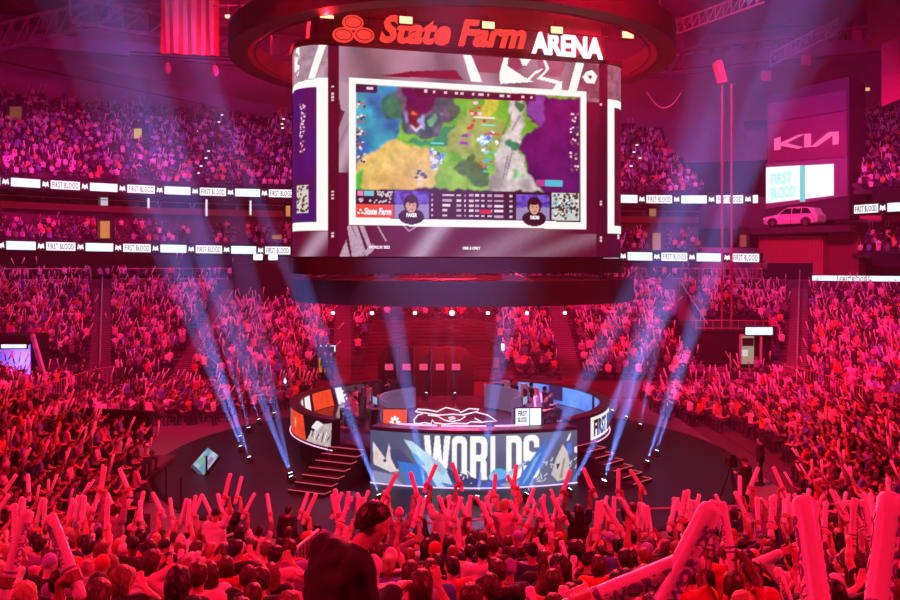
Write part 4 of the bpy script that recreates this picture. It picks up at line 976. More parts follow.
obj('screen', MB().box((0, 0, h / 2), (w, .03, h)), white_led, o, local=True)
for t, zz in (('FIRST', .40), ('BLOOD', .17)): mb = text_mb(t, h=.19, width=.34, bold=.03, depth=.02); place(mb, lambda v: Vector((-.22 + v[0], -.03 + v[1], zz + v[2]))); obj('lettering', mb, mat('teal_ink', lin(70, 130, 140), .6, var=0), o, local=True)
obj('stripe', MB().box((.05, -.02, h / 2), (.05, .02, h)), glow('teal_stripe', lin(80, 200, 215), .8), o, local=True)
# stairs from the wing gaps down to the floor, edged with light
def stairs(label, top, bot, w):
    o = thing('stage_stairs', label, 'stairs', bot); top, bot = Vector(top), Vector(bot); d = (bot - top); d.z = 0; L = d.length; d.normalize(); sd = Vector((-d.y, d.x, 0)); n = 7
    for i in range(n):
        z = top.z * (1 - i / n); c = top + d * (L * (i + .5) / n); obj('tread', MB().box((c.x, c.y, z / 2 + .05), (w, L / n, z), math.atan2(d.y, d.x) - math.pi / 2), black, o)
        f = top + d * (L * (i + 1) / n); a, b = f - sd * w / 2, f + sd * w / 2; bk = top + d * (L * i / n); zz = z + .06
        q_ = obj('edge_light', MB().tube([(bk.x + sd.x * w / 2, bk.y + sd.y * w / 2, zz), (b.x, b.y, zz), (a.x, a.y, zz)], .016, 5), glow('red_edge_light', lin(235, 90, 110), .8, False), o)
stairs('black stage stairs edged with red light lines, left of the front wall', (-3.75, 32.3, 1.15), (-5.0, 29.5, .1), 1.5)
stairs('black stage stairs edged with red light lines, right of the front wall', (5.0, 33.0, 1.15), (7.0, 30.9, .1), 1.2)
# team desks, chairs, monitors, players
def team(sg, name, label_side, face, skinset):
    d = thing('player_desk', 'curved player desk with a pale front on the %s side of the stage' % label_side, 'desk', pol(3.5, sg * 100, 1.3))
    a = sorted((sg * 58, sg * 148))
    obj('desk_top', MB().arc(SC, 3.05, 3.85, 2.02, 2.07, a[0], a[1], 30), mat('desk_top', (.10, .09, .11), .4), d)
    obj('front_panel', MB().arc(SC, 3.05, 3.12, 1.36, 2.45 if sg > 0 else 2.3, a[0], a[1], 30), glow('pale_desk_front', face, .55), d)
    for q_ in (62, 103, 144): obj('support', MB().box(pol(3.5, sg * q_, 1.66), (.10, .5, .72), R(sg * q_) + math.pi / 2), black, d)
    for i, an in enumerate((66, 84, 102, 120, 138)):
        p = pol(3.45, sg * an, 2.07); rz = math.atan2(p.x - SC.x, -(p.y - SC.y))
        m_ = thing('monitor', 'black monitor on the %s player desk, %s from the front of the stage' % (label_side, ordinal(i + 1)), 'monitor', p, rz, 'stage monitors')
        obj('screen_body', MB().box((0, .0, .27), (.56, .04, .33)), black, m_, local=True); obj('display', MB().box((0, -.025, .27), (.52, .01, .29)), glow('blue_display', (.35, .6, .9), .7, False), m_, local=True); obj('stand', MB().box((0, .0, .06), (.06, .06, .12)).box((0, 0, .01), (.24, .18, .02)), black, m_, local=True)
        p = pol(4.35, sg * an, 1.3); rz = math.atan2(p.x - SC.x, -(p.y - SC.y)) + math.pi
        ch = thing('gaming_chair', 'high-backed gaming chair at the %s desk, %s from the front of the stage' % (label_side, ordinal(i + 1)), 'chair', p, -math.pi + rz + math.pi, 'stage gaming chairs')
        wm = mat('chair_white', (.7, .68, .72), .5); bk_ = mat('chair_black', (.03, .03, .035), .5)
        obj('seat', MB().box((0, .02, .40), (.5, .5, .10)), bk_, ch, local=True); obj('backrest', MB().prism([(-.24, 0), (.24, 0), (.27, .45), (.2, .82), (-.2, .82), (-.27, .45)], lambda x, z: Vector((x, -.24 - z * .12, .44 + z)), lambda x, z: Vector((x, -.34 - z * .12, .44 + z))), wm if sg > 0 else bk_, ch, local=True)
        obj('pedestal', MB().cyl((0, 0, .06), (0, 0, .36), .035), steel, ch, local=True); mb = MB()
        for k in range(5): mb.bar((0, 0, .07), (.28 * math.cos(k * 1.257), .28 * math.sin(k * 1.257), .05), .05)
        obj('star_base', mb, steel, ch, local=True)
        PLAYERS.append((p, rz, sg, label_side, i))
PLAYERS = []
team(-1, 'left', 'left', lin(128, 104, 150), None); team(1, 'right', 'right', lin(196, 186, 214), None)
# black wall behind the stage with five small pink screens
bw = thing('backstage_wall', 'black scenic wall behind the stage with five small pink screens', 'scenic wall', P(425, 418, 45.6))
a, b = P(378, 352, 45.6), P(474, 352, 45.6)
obj('panel', MB().prism([(a.x, .1), (b.x, .1), (b.x, 2.9), (b.x - .5, 3.6), (a.x + .35, 3.6), (a.x, 3.0)], lambda x, z: Vector((x, 45.6, z)), lambda x, z: Vector((x, 46.2, z))), black, bw)
for x in (389, 406.5, 423.5, 440, 456): c = P(x, 367, 45.56); obj('pink_screen', MB().box(c, (.44, .05, .33)), glow('pink_screen', lin(250, 82, 130), .75), bw)
for x in (397, 414, 431, 448): c = P(x, 380, 45.5); obj('fin', MB().box((c.x, 45.5, 1.9), (.08, .2, 3.3)), steel, bw)
# beam lights on the stage floor
BEAMS = []
lens = glow('beam_lens', (.62, .76, 1.0), 9.0, False)
BL_ = (((250, 458), (206, 330), 1.0), ((241.5, 447), (190, 318), .8), ((241, 437), (205, 330), .6), ((249.5, 428.5), (222, 330), .5), ((259.5, 420), (226, 320), .5), ((275, 413.5), (238, 310), .35), ((292, 477.5), (236, 330), 1.0), ((291, 474), (258, 330), .5), ((293.5, 405.5), (266, 320), .3),
       ((380, 496), (338, 385), 1.1), ((427.5, 498), (415, 430), 1.0), ((476.7, 497.5), (488, 430), 1.0), ((525, 494.5), (561, 425), 1.0), ((568.5, 490), (618, 395), 1.1), ((602.5, 481), (648, 345), 1.0), ((646.5, 462), (690, 330), .9), ((656, 451.5), (694, 330), .7), ((640, 425), (660, 330), .45), ((626, 417.5), (646, 325), .45), ((612, 411), (638, 325), .4), ((604, 482), (640, 345), .6),
       ((398, 395), (396, 345), .06), ((426, 396), (434, 345), .06), ((455, 396), (452, 345), .06))
for k, ((x, y), (tx, ty), s_) in enumerate(BL_):
    front = y > 400; z0 = .30 if front else 1.5; Y = (CAMZ - z0) * FPX / (y - HOR); p = P(x, y, Y); q = P(tx, ty, Y + 1.5); d = (q - p).normalized()
    o = thing('beam_light', 'beam light sending a blue-white shaft up from the floor, %s of those around the stage, from its left' % ordinal(k + 1) if False else 'beam light on the stage floor, %s counted from the left cluster' % ordinal(k + 1), 'stage light', p - Vector((0, 0, .3 if front else .2)), group='beam lights around the stage')
    obj('base', MB().box((0, 0, .06), (.26, .26, .12)), black, o, local=True)
    obj('yoke', MB().box((-.12, 0, .19), (.03, .10, .2)).box((.12, 0, .19), (.03, .10, .2)), black, o, local=True)
    c = Vector((0, 0, .24)); hd_ = obj('head', MB().cyl(c - d * .14, c + d * .10, .075, .085, 12), black, o, local=True); obj('lens', MB().cyl(c + d * .10, c + d * .115, .075, n=12), lens, hd_, local=True)
    BEAMS.append((p - Vector((0, 0, .3 if front else .2)) + c + d * .16, d, s_))
# tilted floor monitor
q4 = [P(191, 467, 33), P(202, 478, 32.2), P(219, 456, 32.6), P(208, 448, 33.4)]
o = thing('floor_monitor', 'lit monitor tipped on its corner on the dark floor left of the stage', 'screen', P(204, 476, 32.6)); n_ = (q4[1] - q4[0]).cross(q4[3] - q4[0]).normalized()
if n_.y > 0: n_ = -n_
mb = MB(); cq = sum(q4, Vector()) / 4; big = [cq + (p - cq) * 1.06 for p in q4]; mb.add(big + [p - n_ * .12 for p in big], [(0, 1, 2, 3), (7, 6, 5, 4), (0, 4, 5, 1), (1, 5, 6, 2), (2, 6, 7, 3), (3, 7, 4, 0)]); obj('housing', mb, black, o)
s = Art(0, 1, 0, 1, .02, lin(110, 160, 190)); s.fill(s.X > -1, lin(96, 150, 190), col2=lin(178, 200, 212), seed=4, scale=3); s.rect(.0, 1, .0, .12, lin(70, 80, 100)); s.rect(.15, .5, .3, .6, lin(120, 180, 150)); s.rect(.6, .9, .5, .8, lin(150, 130, 190))
I = root_matrix(o).inverted(); s.obj('display', lambda x, z: tuple(I @ ((q4[0] * (1 - x) + q4[1] * x) * (1 - z) + (q4[3] * (1 - x) + q4[2] * x) * z + n_ * .02)), led_pic, o)
obj('stand', MB().cyl(P(206.5, 456, 32.2), P(206.5, 473, 32.2), .04), black, o)
# ---------------------------------------------------------------- hanging rings, tower, car, flag, banners, gates
HC = Vector((.55, 38.0, 0))
lr = thing('lighting_ring', 'black ring hanging under the scoreboard with small red lamps round its far side', 'lighting ring', HC + Vector((0, 0, 6.5)))
obj('fascia', MB().arc(HC, 7.25, 7.5, 6.58, 7.5, -180, 180, 90), black, lr)
obj('inner_truss', MB().tube([pol(7.0, a, 6.7, HC) for a in range(0, 360, 6)], .06, closed=True).tube([pol(7.0, a, 7.3, HC) for a in range(0, 360, 6)], .06, closed=True), steel, lr)
for a in range(0, 360, 45): obj('hanging_cable', MB().cyl(pol(7.35, a + 20, 7.5, HC), pol(3.2, a + 20, 8.25, HC), .025, n=5), steel, lr)
RED_LAMPS = []
for k, (x, s_) in enumerate(((333, .5), (372, .6), (415, .9), (452, 3.2), (488, .9), (527, .6), (565, .5))):
    Y = 45.0; p = P(x, 313, Y)
    o = thing('ring_lamp', 'small lit red lamp under the black ring, %s from the left' % ordinal(k + 1), 'lamp', p, group='lamps under the black ring')
    obj('lamp_body', MB().cyl((0, .02, 0), (0, .3, .05), .10, .07), black, o, local=True); obj('lamp_face', MB().cyl((0, .0, 0), (0, .02, 0), .085 * (1.5 if s_ > 2 else 1), n=14), glow('red_lamp_glow', (1.0, .30, .30), 16), o, local=True); obj('bracket', MB().bar((0, .15, .05), (0, .15, 1.0), .05), black, o, local=True)
    RED_LAMPS.append((p, s_))
HR = mat('ring_dark', (.022, .012, .014), .7)
up = thing('halo_ring', 'dark red-lit round catwalk ring high around the top of the scoreboard', 'ring', (.1, 38, 17.4))
obj('ring_tube', MB().arc(Vector((.1, 38, 0)), 8.9, 9.7, 17.0, 18.0, -180, 180, 90), HR, up)
obj('ring_truss', MB().tube([pol(8.6, a, 17.1, Vector((.1, 38, 0))) for a in range(0, 360, 5)], .06, closed=True), HR, up)
for a in range(10, 360, 40): obj('hanging_cable', MB().cyl(pol(9.3, a, 18.2, Vector((.1, 38, 0))), pol(9.3, a, 34.9, Vector((.1, 38, 0))), .05, n=5), steel, up)
# red spot on the left and spots on the small trusses
for k, (x, y, Y, lb) in enumerate(((227.5, 16, 44, 'lit red spotlight hanging beside the striped flag'), (644, 16, 46, 'small red spotlight right of the scoreboard sign'))):
    p = P(x, y, Y); o = thing('spotlight', lb, 'lamp', p); obj('lamp_body', MB().cyl((0, 0, 0), (0, .4, .12), .16, .10), black, o, local=True); obj('lamp_face', MB().cyl((0, -.02, 0), (0, 0, 0), .13 - .06 * k), strobe_face, o, local=True); obj('bracket', MB().bar((0, .2, .1), (0, .2, .6), .06).bar((-.8, .2, .6), (.8, .2, .6), .08), steel, o, local=True)
    if k == 0: STROBES.append(p)
tr2 = thing('spot_truss', 'thin truss with hanging spotlights left of the scoreboard', 'truss', P(245, 62, 62), group=None)
obj('chord', MB().bar(P(130, 55, 66), P(292, 64, 60), .12).bar(P(130, 52, 66), P(292, 60.5, 60), .10), steel, tr2)
for k, (x, y) in enumerate(((168, 67), (215, 69), (262, 71.5), (274, 73))):
    p = P(x, y, 61); o = thing('hanging_spotlight', 'egg-shaped spotlight hanging from the thin truss, %s from the left' % ordinal(k + 1), 'lamp', p, group='spotlights on the thin truss')
    obj('lamp_head', MB().sphere((0, 0, -.1), (.24, .24, .42), 12, 8), mat('lamp_shell', (.3, .18, .24), .3), o, local=True, smooth=True); obj('clamp', MB().cyl((0, 0, .3), (0, 0, .75), .05), steel, o, local=True)
MAG = []
for k, (x, y) in enumerate(((255, 68.5), (280, 69.5), (289, 70))):
    p = P(x, y, 60); o = thing('magenta_floodlight', 'small magenta floodlight shining over the upper left stand, %s from the left' % ordinal(k + 1), 'lamp', p, group='magenta floodlights left of the scoreboard'); obj('lamp_body', MB().box((0, .12, 0), (.3, .2, .3)), black, o, local=True); obj('lamp_face', MB().box((0, 0, 0), (.22, .03, .22)), glow('magenta_glow', (1.0, .2, .6), 6), o, local=True); MAG.append(p)
# tower with the car maker's wordmark
TL, TR_ = P(768, 0, 80.5), P(848, 0, 75.0); TL.z = TR_.z = 0; tux = (TR_ - TL).normalized(); tn = Vector((tux.y, -tux.x, 0)); tn = tn if tn.y < 0 else -tn; TW = (TR_ - TL).length
tower = thing('sign_tower', 'tall corner tower with a pink car maker wordmark over a white FIRST BLOOD screen', 'sign tower', TL.lerp(TR_, .5) + Vector((0, 0, 12)))
def T(px, py):
    d = Vector(((px - 450) / FPX, 1, 0)); t = tn.dot(TL) / tn.dot(d); p = d * t; return ((p - TL).dot(tux), CAMZ - (py - HOR) * t / FPX)
def tw(u, z, out=0.0): return TL + tux * u + tn * out + Vector((0, 0, z))
def slab(poly, o0, o1): return MB().prism(poly, lambda u, z: tw(u, z, o1), lambda u, z: tw(u, z, o0))
tmag = mat('tower_panel', (.20, .05, .12), .7); tgrey = mat('tower_grey', (.20, .15, .20), .6); tdark = mat('tower_dark', (.06, .03, .05), .7)
obj('body', slab([(-.1, 12.0), (TW + .1, 12.0), (TW + .1, T(848, 88)[1] + 1), (-.1, T(768, 102)[1] + .6)], -3.5, 0), tdark, tower)
obj('upper_panel', slab([T(768.5, 104), T(768.5, 123), T(847, 110), T(847, 90)], .02, .08), mat('tower_upper', (.16, .06, .12), .7), tower)
obj('wordmark_panel', slab([T(768.5, 124), T(768.5, 162), T(847.5, 157), T(847.5, 111)], .02, .12), tmag, tower)
obj('screen_surround', slab([T(766.5, 163), T(766.5, 209), T(848, 196), T(848, 157.5)], .02, .15), tgrey, tower)
pinkw = glow('pink_wordmark', lin(252, 96, 168), 1.0)
kp = lambda *pp: [T(600 + x / 3.0, y / 3.0) for x, y in pp]
for pl in (((526, 417), (544, 411), (544, 429), (598, 405), (616, 403), (563, 430), (613, 442), (596, 447), (544, 438), (544, 449), (526, 452)), ((616, 403), (635, 401), (635, 441), (616, 443)), ((635, 441), (689, 397), (718, 395), (718, 433), (701, 435), (701, 407), (652, 441))): obj('wordmark', slab(kp(*pl), .12, .24), pinkw, tower)
obj('white_screen', slab([T(767, 167.5), T(767, 203.5), T(801, 199.5), T(801, 165.5)], .15, .2), glow('tower_white', (.86, .97, 1.0), 1.1), tower); obj('white_screen', slab([T(806, 165.5), T(806, 199), T(834.5, 195.5), T(834.5, 164)], .15, .2), glow('tower_white', (.9, 1, 1), 1.1), tower)
obj('cyan_bar', slab([T(801, 165.5), T(801, 202), T(806, 201.5), T(806, 165.5)], .15, .2), glow('tower_cyan', lin(96, 214, 224), 1.0), tower)
for t, y in (('FIRST', 185.5), ('BLOOD', 199.3)):
    (u0, z0), (u1, z1) = T(772, y), T(796.5 if t == 'BLOOD' else 793.5, y - 2.8); mb = text_mb(t, h=1.05, width=u1 - u0, bold=.03, depth=.02, align='LEFT'); place(mb, lambda v: tw(u0 + v[0], z0 + v[2] + (z1 - z0) * v[0] / (u1 - u0), .215 - v[1])); obj('lettering', mb, glow('cyan_letter', lin(150, 228, 230), 1.3, False), tower)
for x0, x1, y in ((798, 822, 92.5), (856, 869, 88)): a, b = P(x0, y + 3, 84), P(x1, y, 84); obj('warm_light_strip', MB().box((a + b) / 2, (abs(b.x - a.x), .1, .32), R(-20)), glow('warm_strip', (1.0, .62, .25), .8), tower)
# shelf, kiosk and car
ks = thing('red_kiosk', 'red grooved kiosk wall under the parked car, beside the corner of the bowl', 'kiosk', tw(2.5, 6.6, 2))
ku0, ku1 = T(760, 240)[0] + .9, T(823, 240)[0] + .9; zs = P(0, 227.5, 77).z
obj('shelf', slab([(ku0 - .8, zs - .55), (TW + 1.5, zs - .55), (TW + 1.5, zs), (ku0 - .8, zs)], -.4, 3.4), tdark, ks)
obj('wall_panel', slab([(ku0, 6.4), (ku1, 6.4), (ku1, zs - .8), (ku0, zs - .8)], -.2, 2.0), mat('kiosk_red', (.42, .12, .14), .6), ks)
mb = MB()
for i in range(22): u = ku0 + (ku1 - ku0) * (i + .5) / 22; mb.add(*[[tw(u - .03, 8.2, 2.0), tw(u + .03, 8.2, 2.0), tw(u + .03, zs - .82, 2.0), tw(u - .03, zs - .82, 2.0), tw(u - .03, 8.2, 2.03), tw(u + .03, 8.2, 2.03), tw(u + .03, zs - .82, 2.03), tw(u - .03, zs - .82, 2.03)], [(4, 5, 6, 7), (0, 4, 7, 3), (1, 2, 6, 5), (3, 7, 6, 2), (0, 1, 5, 4), (0, 3, 2, 1)]])
q_ = obj('groove_ribs', mb, mat('kiosk_rib', (.30, .08, .10), .6), ks); q_['kind'] = 'stuff'
obj('opening', slab([(ku0 + .3, 6.4), (ku1 - .9, 6.4), (ku1 - .9, 8.1), (ku0 + .3, 8.1)], 1.9, 2.05), black, ks)
obj('side_wall', slab([(ku1, 6.4), (TW + 1.3, 6.4), (TW + 1.3, zs - .6), (ku1, zs - .6)], -.5, .9), mat('kiosk_side', (.20, .05, .07), .7), ks)
cu0, cu1 = T(767.5, 220)[0], T(820.5, 220)[0]; CL = cu1 - cu0; CO = 1.9
car = thing('car', 'white-pink sport utility car parked on the shelf under the sign tower screen', 'car', tw((cu0 + cu1) / 2 + 1.0, zs, CO))
CK = CL / 4.8
def cw(x, y, z): return tw((cu0 + cu1) / 2 + 1.0 + x * CK, zs + z * CK, CO - y * CK)
def loft(sections):
    mb = MB(); n = len(sections[0]); vs = [cw(*p) for s_ in sections for p in s_]; fs = [tuple(range(n - 1, -1, -1)), tuple(range((len(sections) - 1) * n, len(sections) * n))]
    for i in range(len(sections) - 1):
        for k in range(n): fs.append((i * n + k, i * n + (k + 1) % n, (i + 1) * n + (k + 1) % n, (i + 1) * n + k))
    return mb.add(vs, fs)
bsec = []
for x, zb, zt, w in ((-2.40, .45, .72, .70), (-2.34, .32, .86, .82), (-2.1, .26, .97, .91), (-1.5, .24, 1.04, .95), (-1.0, .24, 1.09, .96), (0, .24, 1.10, .97), (1.2, .24, 1.11, .96), (1.9, .26, 1.12, .94), (2.28, .34, 1.08, .88), (2.38, .46, .95, .80)):
    bsec.append([(x, -w, zb + .06), (x, -w, (zb + zt) / 2), (x, -w * .95, zt - .05), (x, -w * .85, zt), (x, w * .85, zt), (x, w * .95, zt - .05), (x, w, (zb + zt) / 2), (x, w, zb + .06), (x, w * .9, zb), (x, -w * .9, zb)])
paint = mat('car_paint', (.80, .74, .76), .25, coat=.6, var=.03)
obj('body', loft(bsec), paint, car, smooth=False)
csec = [[(x, -w0, 1.06), (x2, -w1, zt), (x2, w1, zt), (x, w0, 1.06)] for x, x2, w0, w1, zt in ((-1.15, -.45, .84, .68, 1.60), (-.4, -.2, .86, .70, 1.66), (.8, .8, .86, .71, 1.69), (1.7, 1.6, .84, .70, 1.64), (2.2, 1.95, .80, .66, 1.58))]
obj('cabin', loft(csec), paint, car)
glass = mat('car_glass', (.015, .012, .02), .1, var=0)
for pl in (((-.92, 1.12), (-.42, 1.56), (.12, 1.60), (.12, 1.12)), ((.2, 1.12), (.2, 1.60), (.95, 1.60), (.95, 1.12)), ((1.03, 1.12), (1.03, 1.60), (1.5, 1.57), (1.85, 1.2), (1.8, 1.12))):
    for sd in (-1, 1): 
        f = lambda x, z, sd=sd, e=0.0: cw(x, sd * (.855 - (z - 1.06) * .27 + .02 + e), z); obj('window', MB().prism(list(pl), lambda x, z: f(x, z), lambda x, z: f(x, z, e=-.03)), glass, car)
obj('windscreen', MB().prism([(-.72, 1.14), (.72, 1.14), (.6, 1.55), (-.6, 1.55)], lambda y, z: cw(-1.11 + (z - 1.06) * 1.22 - .05, y, z), lambda y, z: cw(-1.06 + (z - 1.06) * 1.22, y, z)), glass, car)
for wx in (-1.48, 1.42):
    for sd in (-1, 1):
        w_ = obj('wheel', MB().cyl(cw(wx, sd * .99, .36), cw(wx, sd * .74, .36), .36 * CK, n=22), mat('tyre', (.02, .02, .022), .8), car); obj('rim', MB().cyl(cw(wx, sd * 1.0, .36), cw(wx, sd * .96, .36), .21 * CK, n=14), mat('alloy', (.25, .2, .22), .35, .6), w_)
        obj('wheel_arch', MB().arc(Vector((0, 0, 0)), .36, .46, 0, .02, -90, 90, 14) if False else MB().tube([cw(wx + .43 * math.cos(R(a)), sd * .965, .36 + .43 * math.sin(R(a))) for a in range(0, 181, 15)], .045 * CK), mat('arch_black', (.03, .02, .025), .7), car)
for sd in (-1, 1): obj('headlight', MB().box(cw(-2.28, sd * .68, .80), (.25, .25, .12)), glow('headlamp', (1, .7, .75), .6, False), car); obj('roof_rail', MB().tube([cw(-.3, sd * .64, 1.70), cw(.8, sd * .65, 1.76), cw(1.7, sd * .64, 1.70)], .03), steel, car)
obj('grille', MB().box(cw(-2.40, 0, .60), (.08, .7, .22), math.atan2(tux.y, tux.x)), glass, car); obj('door_line', MB().tube([cw(.16, -.985, .4), cw(.16, -.98, 1.05)], .012), glass, car)
# striped flag hanging down
fl = thing('hanging_flag', 'huge red and white striped flag hanging from the roof, left of the scoreboard', 'flag', P(190, 54, 62))
a, b = P(160.5, 53, 62), P(219, 56, 61.5); nx, nz = 105, 70; V, C = [], []; Hf = 9.2
for i in range(nx + 1):
    for j in range(nz + 1):
        u, v_ = i / nx, j / nz; p = a.lerp(b, u); wv = .12 * math.sin(u * 19 + v_ * 2) + .05 * math.sin(u * 40 + v_ * 7); V.append((p.x - fl.location.x, p.y - fl.location.y + wv, p.z - fl.location.z + v_ * Hf))
        red = int(u * 13 - 1e-6) % 2 == 0; c = (.50, .02, .04) if red else (.72, .62, .64)
        if u < 7 / 13 and v_ > .62:
            c = (.03, .04, .20)
            if math.hypot((u * 26) % 1 - .5, (v_ * 26) % 1 - .5) < .22: c = (.8, .8, .8)
        C.append(c)
i = np.arange((nx + 1) * (nz + 1)).reshape(nx + 1, nz + 1); F = np.stack([i[:-1, :-1], i[1:, :-1], i[1:, 1:], i[:-1, 1:]], -1).reshape(-1, 4)
np_obj('cloth', np.array(V), F, attr_mat('flag_cloth', rough=.8), fl, colors=np.array(C), smooth=True)
obj('pole', MB().cyl(P(157, 53, 62) + Vector((0, 0, Hf)), P(222, 56, 61.5) + Vector((0, 0, Hf)), .07), steel, fl)
# banners on the right
def banner(label, p0, p1, h, m, edge, lines=()):
    o = thing('roof_banner', label, 'banner', p0, group=None); ux_ = (p1 - p0); ux_.z = 0; w = ux_.length; ux_.normalize(); n = Vector((ux_.y, -ux_.x, 0)); n = n if n.y < 0 else -n
    f = lambda e: (lambda u, z: p0 + ux_ * u + Vector((0, 0, (p1.z - p0.z) * u / w + z)) + n * e)
    obj('cloth', MB().prism([(0, 0), (w, 0), (w, h), (0, h)], f(0), f(-.05)), m, o)
    if edge: obj('border', MB().tube([f(.03)(.05, h - .05), f(.03)(.05, .06), f(.03)(w - .05, .06), f(.03)(w - .05, h - .05)], .06, closed=True), edge, o)
    for t, x, z, hh, ww in lines: mb = text_mb(t, h=hh, width=ww, bold=.02, depth=.02); place(mb, lambda v: f(.05 - v[1])(x + v[0], z + v[2])); obj('lettering', mb, edge, o)
    obj('pole', MB().cyl(f(0)(-.1, h), f(0)(w + .1, h), .06), steel, o)
banner('dark championship banner with a pink border, reading 1958 NBA CHAMPIONS, hung from the roof', P(868.5, 50.5, 62), P(903, 34, 56), 6.0, mat('banner_dark', (.10, .03, .06), .8), mat('banner_pink', (.75, .30, .38), .7), (('1958', 1.55, 2.55, .62, 1.3), ('NBA', 1.45, 1.75, .42, .7), ('CHAMPIONS', 1.5, .85, .42, 2.0)))
banner('plain red banner hanging below the dark championship banner', P(881.5, 107, 66), P(912, 93, 62), 5.2, mat('banner_red', (.30, .03, .08), .8), None)
for x, y in ((766, 76), (806, 60), (857, 35)):
    c = P(x, y, 78); o = thing('roof_banner', 'small red square banner under the roof, %s along the roof truss from the sign tower' % {766: 'first', 806: 'second', 857: 'third'}[x], 'banner', c, group=None); obj('cloth', MB().box(c, (.9, .05, .9)), mat('banner_red', (.5, .06, .12)), o); obj('pole', MB().bar(c + Vector((-.5, 0, .47)), c + Vector((.5, 0, .47)), .06), steel, o)
# hanging mast on the right
m_ = thing('rigging_mast', 'slim twin-pole mast with a red lamp box on top, right of the scoreboard', 'mast', P(727, 365, 57)); 
for x in (722, 731.5): obj('pole', MB().cyl(P(x, 366, 57), P(x, 84, 57), .085, n=8), mat('mast_red', (.22, .05, .08), .6), m_)
obj('lamp_box', MB().bar(P(717, 62, 57), P(722.5, 83, 57), .85, .4), mat('lamp_box_red', (.75, .10, .16), .5), m_); obj('cross_bar', MB().bar(P(718, 84, 57), P(736, 84, 57), .1), steel, m_)
o = thing('cable', 'loop of cable sagging above the upper stand right of the scoreboard', 'cable', P(664, 105, 80)); obj('strand', MB().tube([P(647 + 34 * t, 92 + 64 * t * (1 - t), 80) for t in [i / 14 for i in range(15)]], .06), mat('cable_pink', (.6, .25, .35), .6), o); obj('end_clip', MB().sphere(P(681, 92, 80), .12, 8, 6), steel, o)
# black camera deck on the bowl, left, with lit equipment
cd = thing('camera_deck', 'black draped camera deck standing in the bowl, left of the hanging ring', 'platform', P(264, 304, 69)); a, b = P(233, 304, 69), P(296, 264, 69)
obj('drape', MB().box(((a.x + b.x) / 2, 70.6, (a.z + b.z) / 2 - .4), (b.x - a.x, 3.2, b.z - a.z + .8)), black, cd); obj('deck_top', MB().box(((a.x + b.x) / 2, 70.6, b.z + .04), (b.x - a.x + .2, 3.4, .08)), steel, cd)
for k, x in enumerate((258, 273)):
    o = thing('control_screen', 'small white-lit screen on the black camera deck, %s' % ('beside the white ribbon' if k == 0 else 'nearer the scoreboard'), 'screen', P(x, 264, 70.3)); obj('screen', MB().box(P(x, 257, 70.0), (.75, .06, .5)), white_led, o); obj('housing', MB().box(P(x, 257, 70.06), (.82, .08, .56)), black, o); obj('stand', MB().cyl(P(x, 264, 70.06), P(x, 258, 70.06), .05), steel, o)
# black block with a lit gate on the right
tg = thing('tunnel_block', 'black draped tunnel block with a lit gate set into the right-hand bowl', 'tunnel', P(736, 368, 53.6)); a, b = P(702, 374, 53.6), P(772, 331, 53.6)
obj('front_drape', MB().box(((a.x + b.x) / 2, 58.2, (a.z + b.z) / 2), (b.x - a.x, 9.0, b.z - a.z)), black, tg)
g0, g1 = P(741, 364, 53.55), P(754, 336, 53.55); obj('lit_panel', MB().box(((g0.x + g1.x) / 2, 53.6, (g0.z + g1.z) / 2), (g1.x - g0.x, .1, g1.z - g0.z)), glow('gate_light', (.55, .50, .36), .55), tg)
obj('gate_frame', MB().bar(P(740.5, 364, 53.55), P(740.5, 335, 53.55), .12).bar(P(761, 364, 53.55), P(761, 335, 53.55), .12).bar(P(740.5, 335, 53.55), P(761, 335, 53.55), .12), mat('frame_grey', (.5, .5, .5), .5), tg)
obj('gate_board', MB().box(P(748, 342, 53.5), (.7, .06, .5)), dark_ink, tg); obj('gate_board', MB().box(P(745, 353, 53.5), (.35, .06, .4)), glow('gate_white', (.8, .9, .85), .7), tg)
railing('block_railing', 'red-lit railing along the top of the black tunnel block', [P(696, 330, 53.5), P(730, 330, 53.5), P(772, 331, 53.5)], .62, mat('red_bars', (.4, .2, .2)), bar=.45, thick=.03)
# violet gate at the left edge
vg = thing('violet_gate', 'violet-lit tunnel gate cut into the left end of the bowl', 'tunnel', P(12, 392, 47)); a, b = P(-30, 398, 47), P(34, 335, 47)
pv = mat('gate_plaster', (.55, .52, .6), .7)
obj('roof_slab', MB().box(((a.x + b.x) / 2, 47.7, b.z - .25), (b.x - a.x, 1.9, .5)), black, vg); obj('back_wall', MB().box(((a.x + b.x) / 2 - .25, 48.5, (a.z + b.z) / 2), (b.x - a.x - .5, .2, b.z - a.z)), pv, vg)
obj('side_wall', MB().prism([(46.8, .6), (48.6, .6), (48.6, 4.1), (46.8, 4.1)], lambda y, z: Vector((b.x - .1 + (y - 46.8) * .04, y, z)), lambda y, z: Vector((b.x + .1, y, z))), black, vg)
mb = MB()
for i in range(6): p = P(33 + 2.6 * i, 338 + 9.5 * i, 46.6); mb.box(p, (.16, .3, .14))
obj('edge_blocks', mb, mat('edge_grey', (.4, .36, .45), .6), vg); vg.children[-1]['kind'] = 'stuff'
obj('edge_slope', MB().bar(P(32, 334, 46.8), P(48, 388, 46.4), .16, .22), pv, vg)
for x in (14, 19): obj('light_strip', MB().box(P(x, 357, 48.5), (.16, .1, 1.8)), glow('violet_strip', (.45, .35, 1.0), 1.6), vg)
VIOLET = P(14, 362, 47.3)
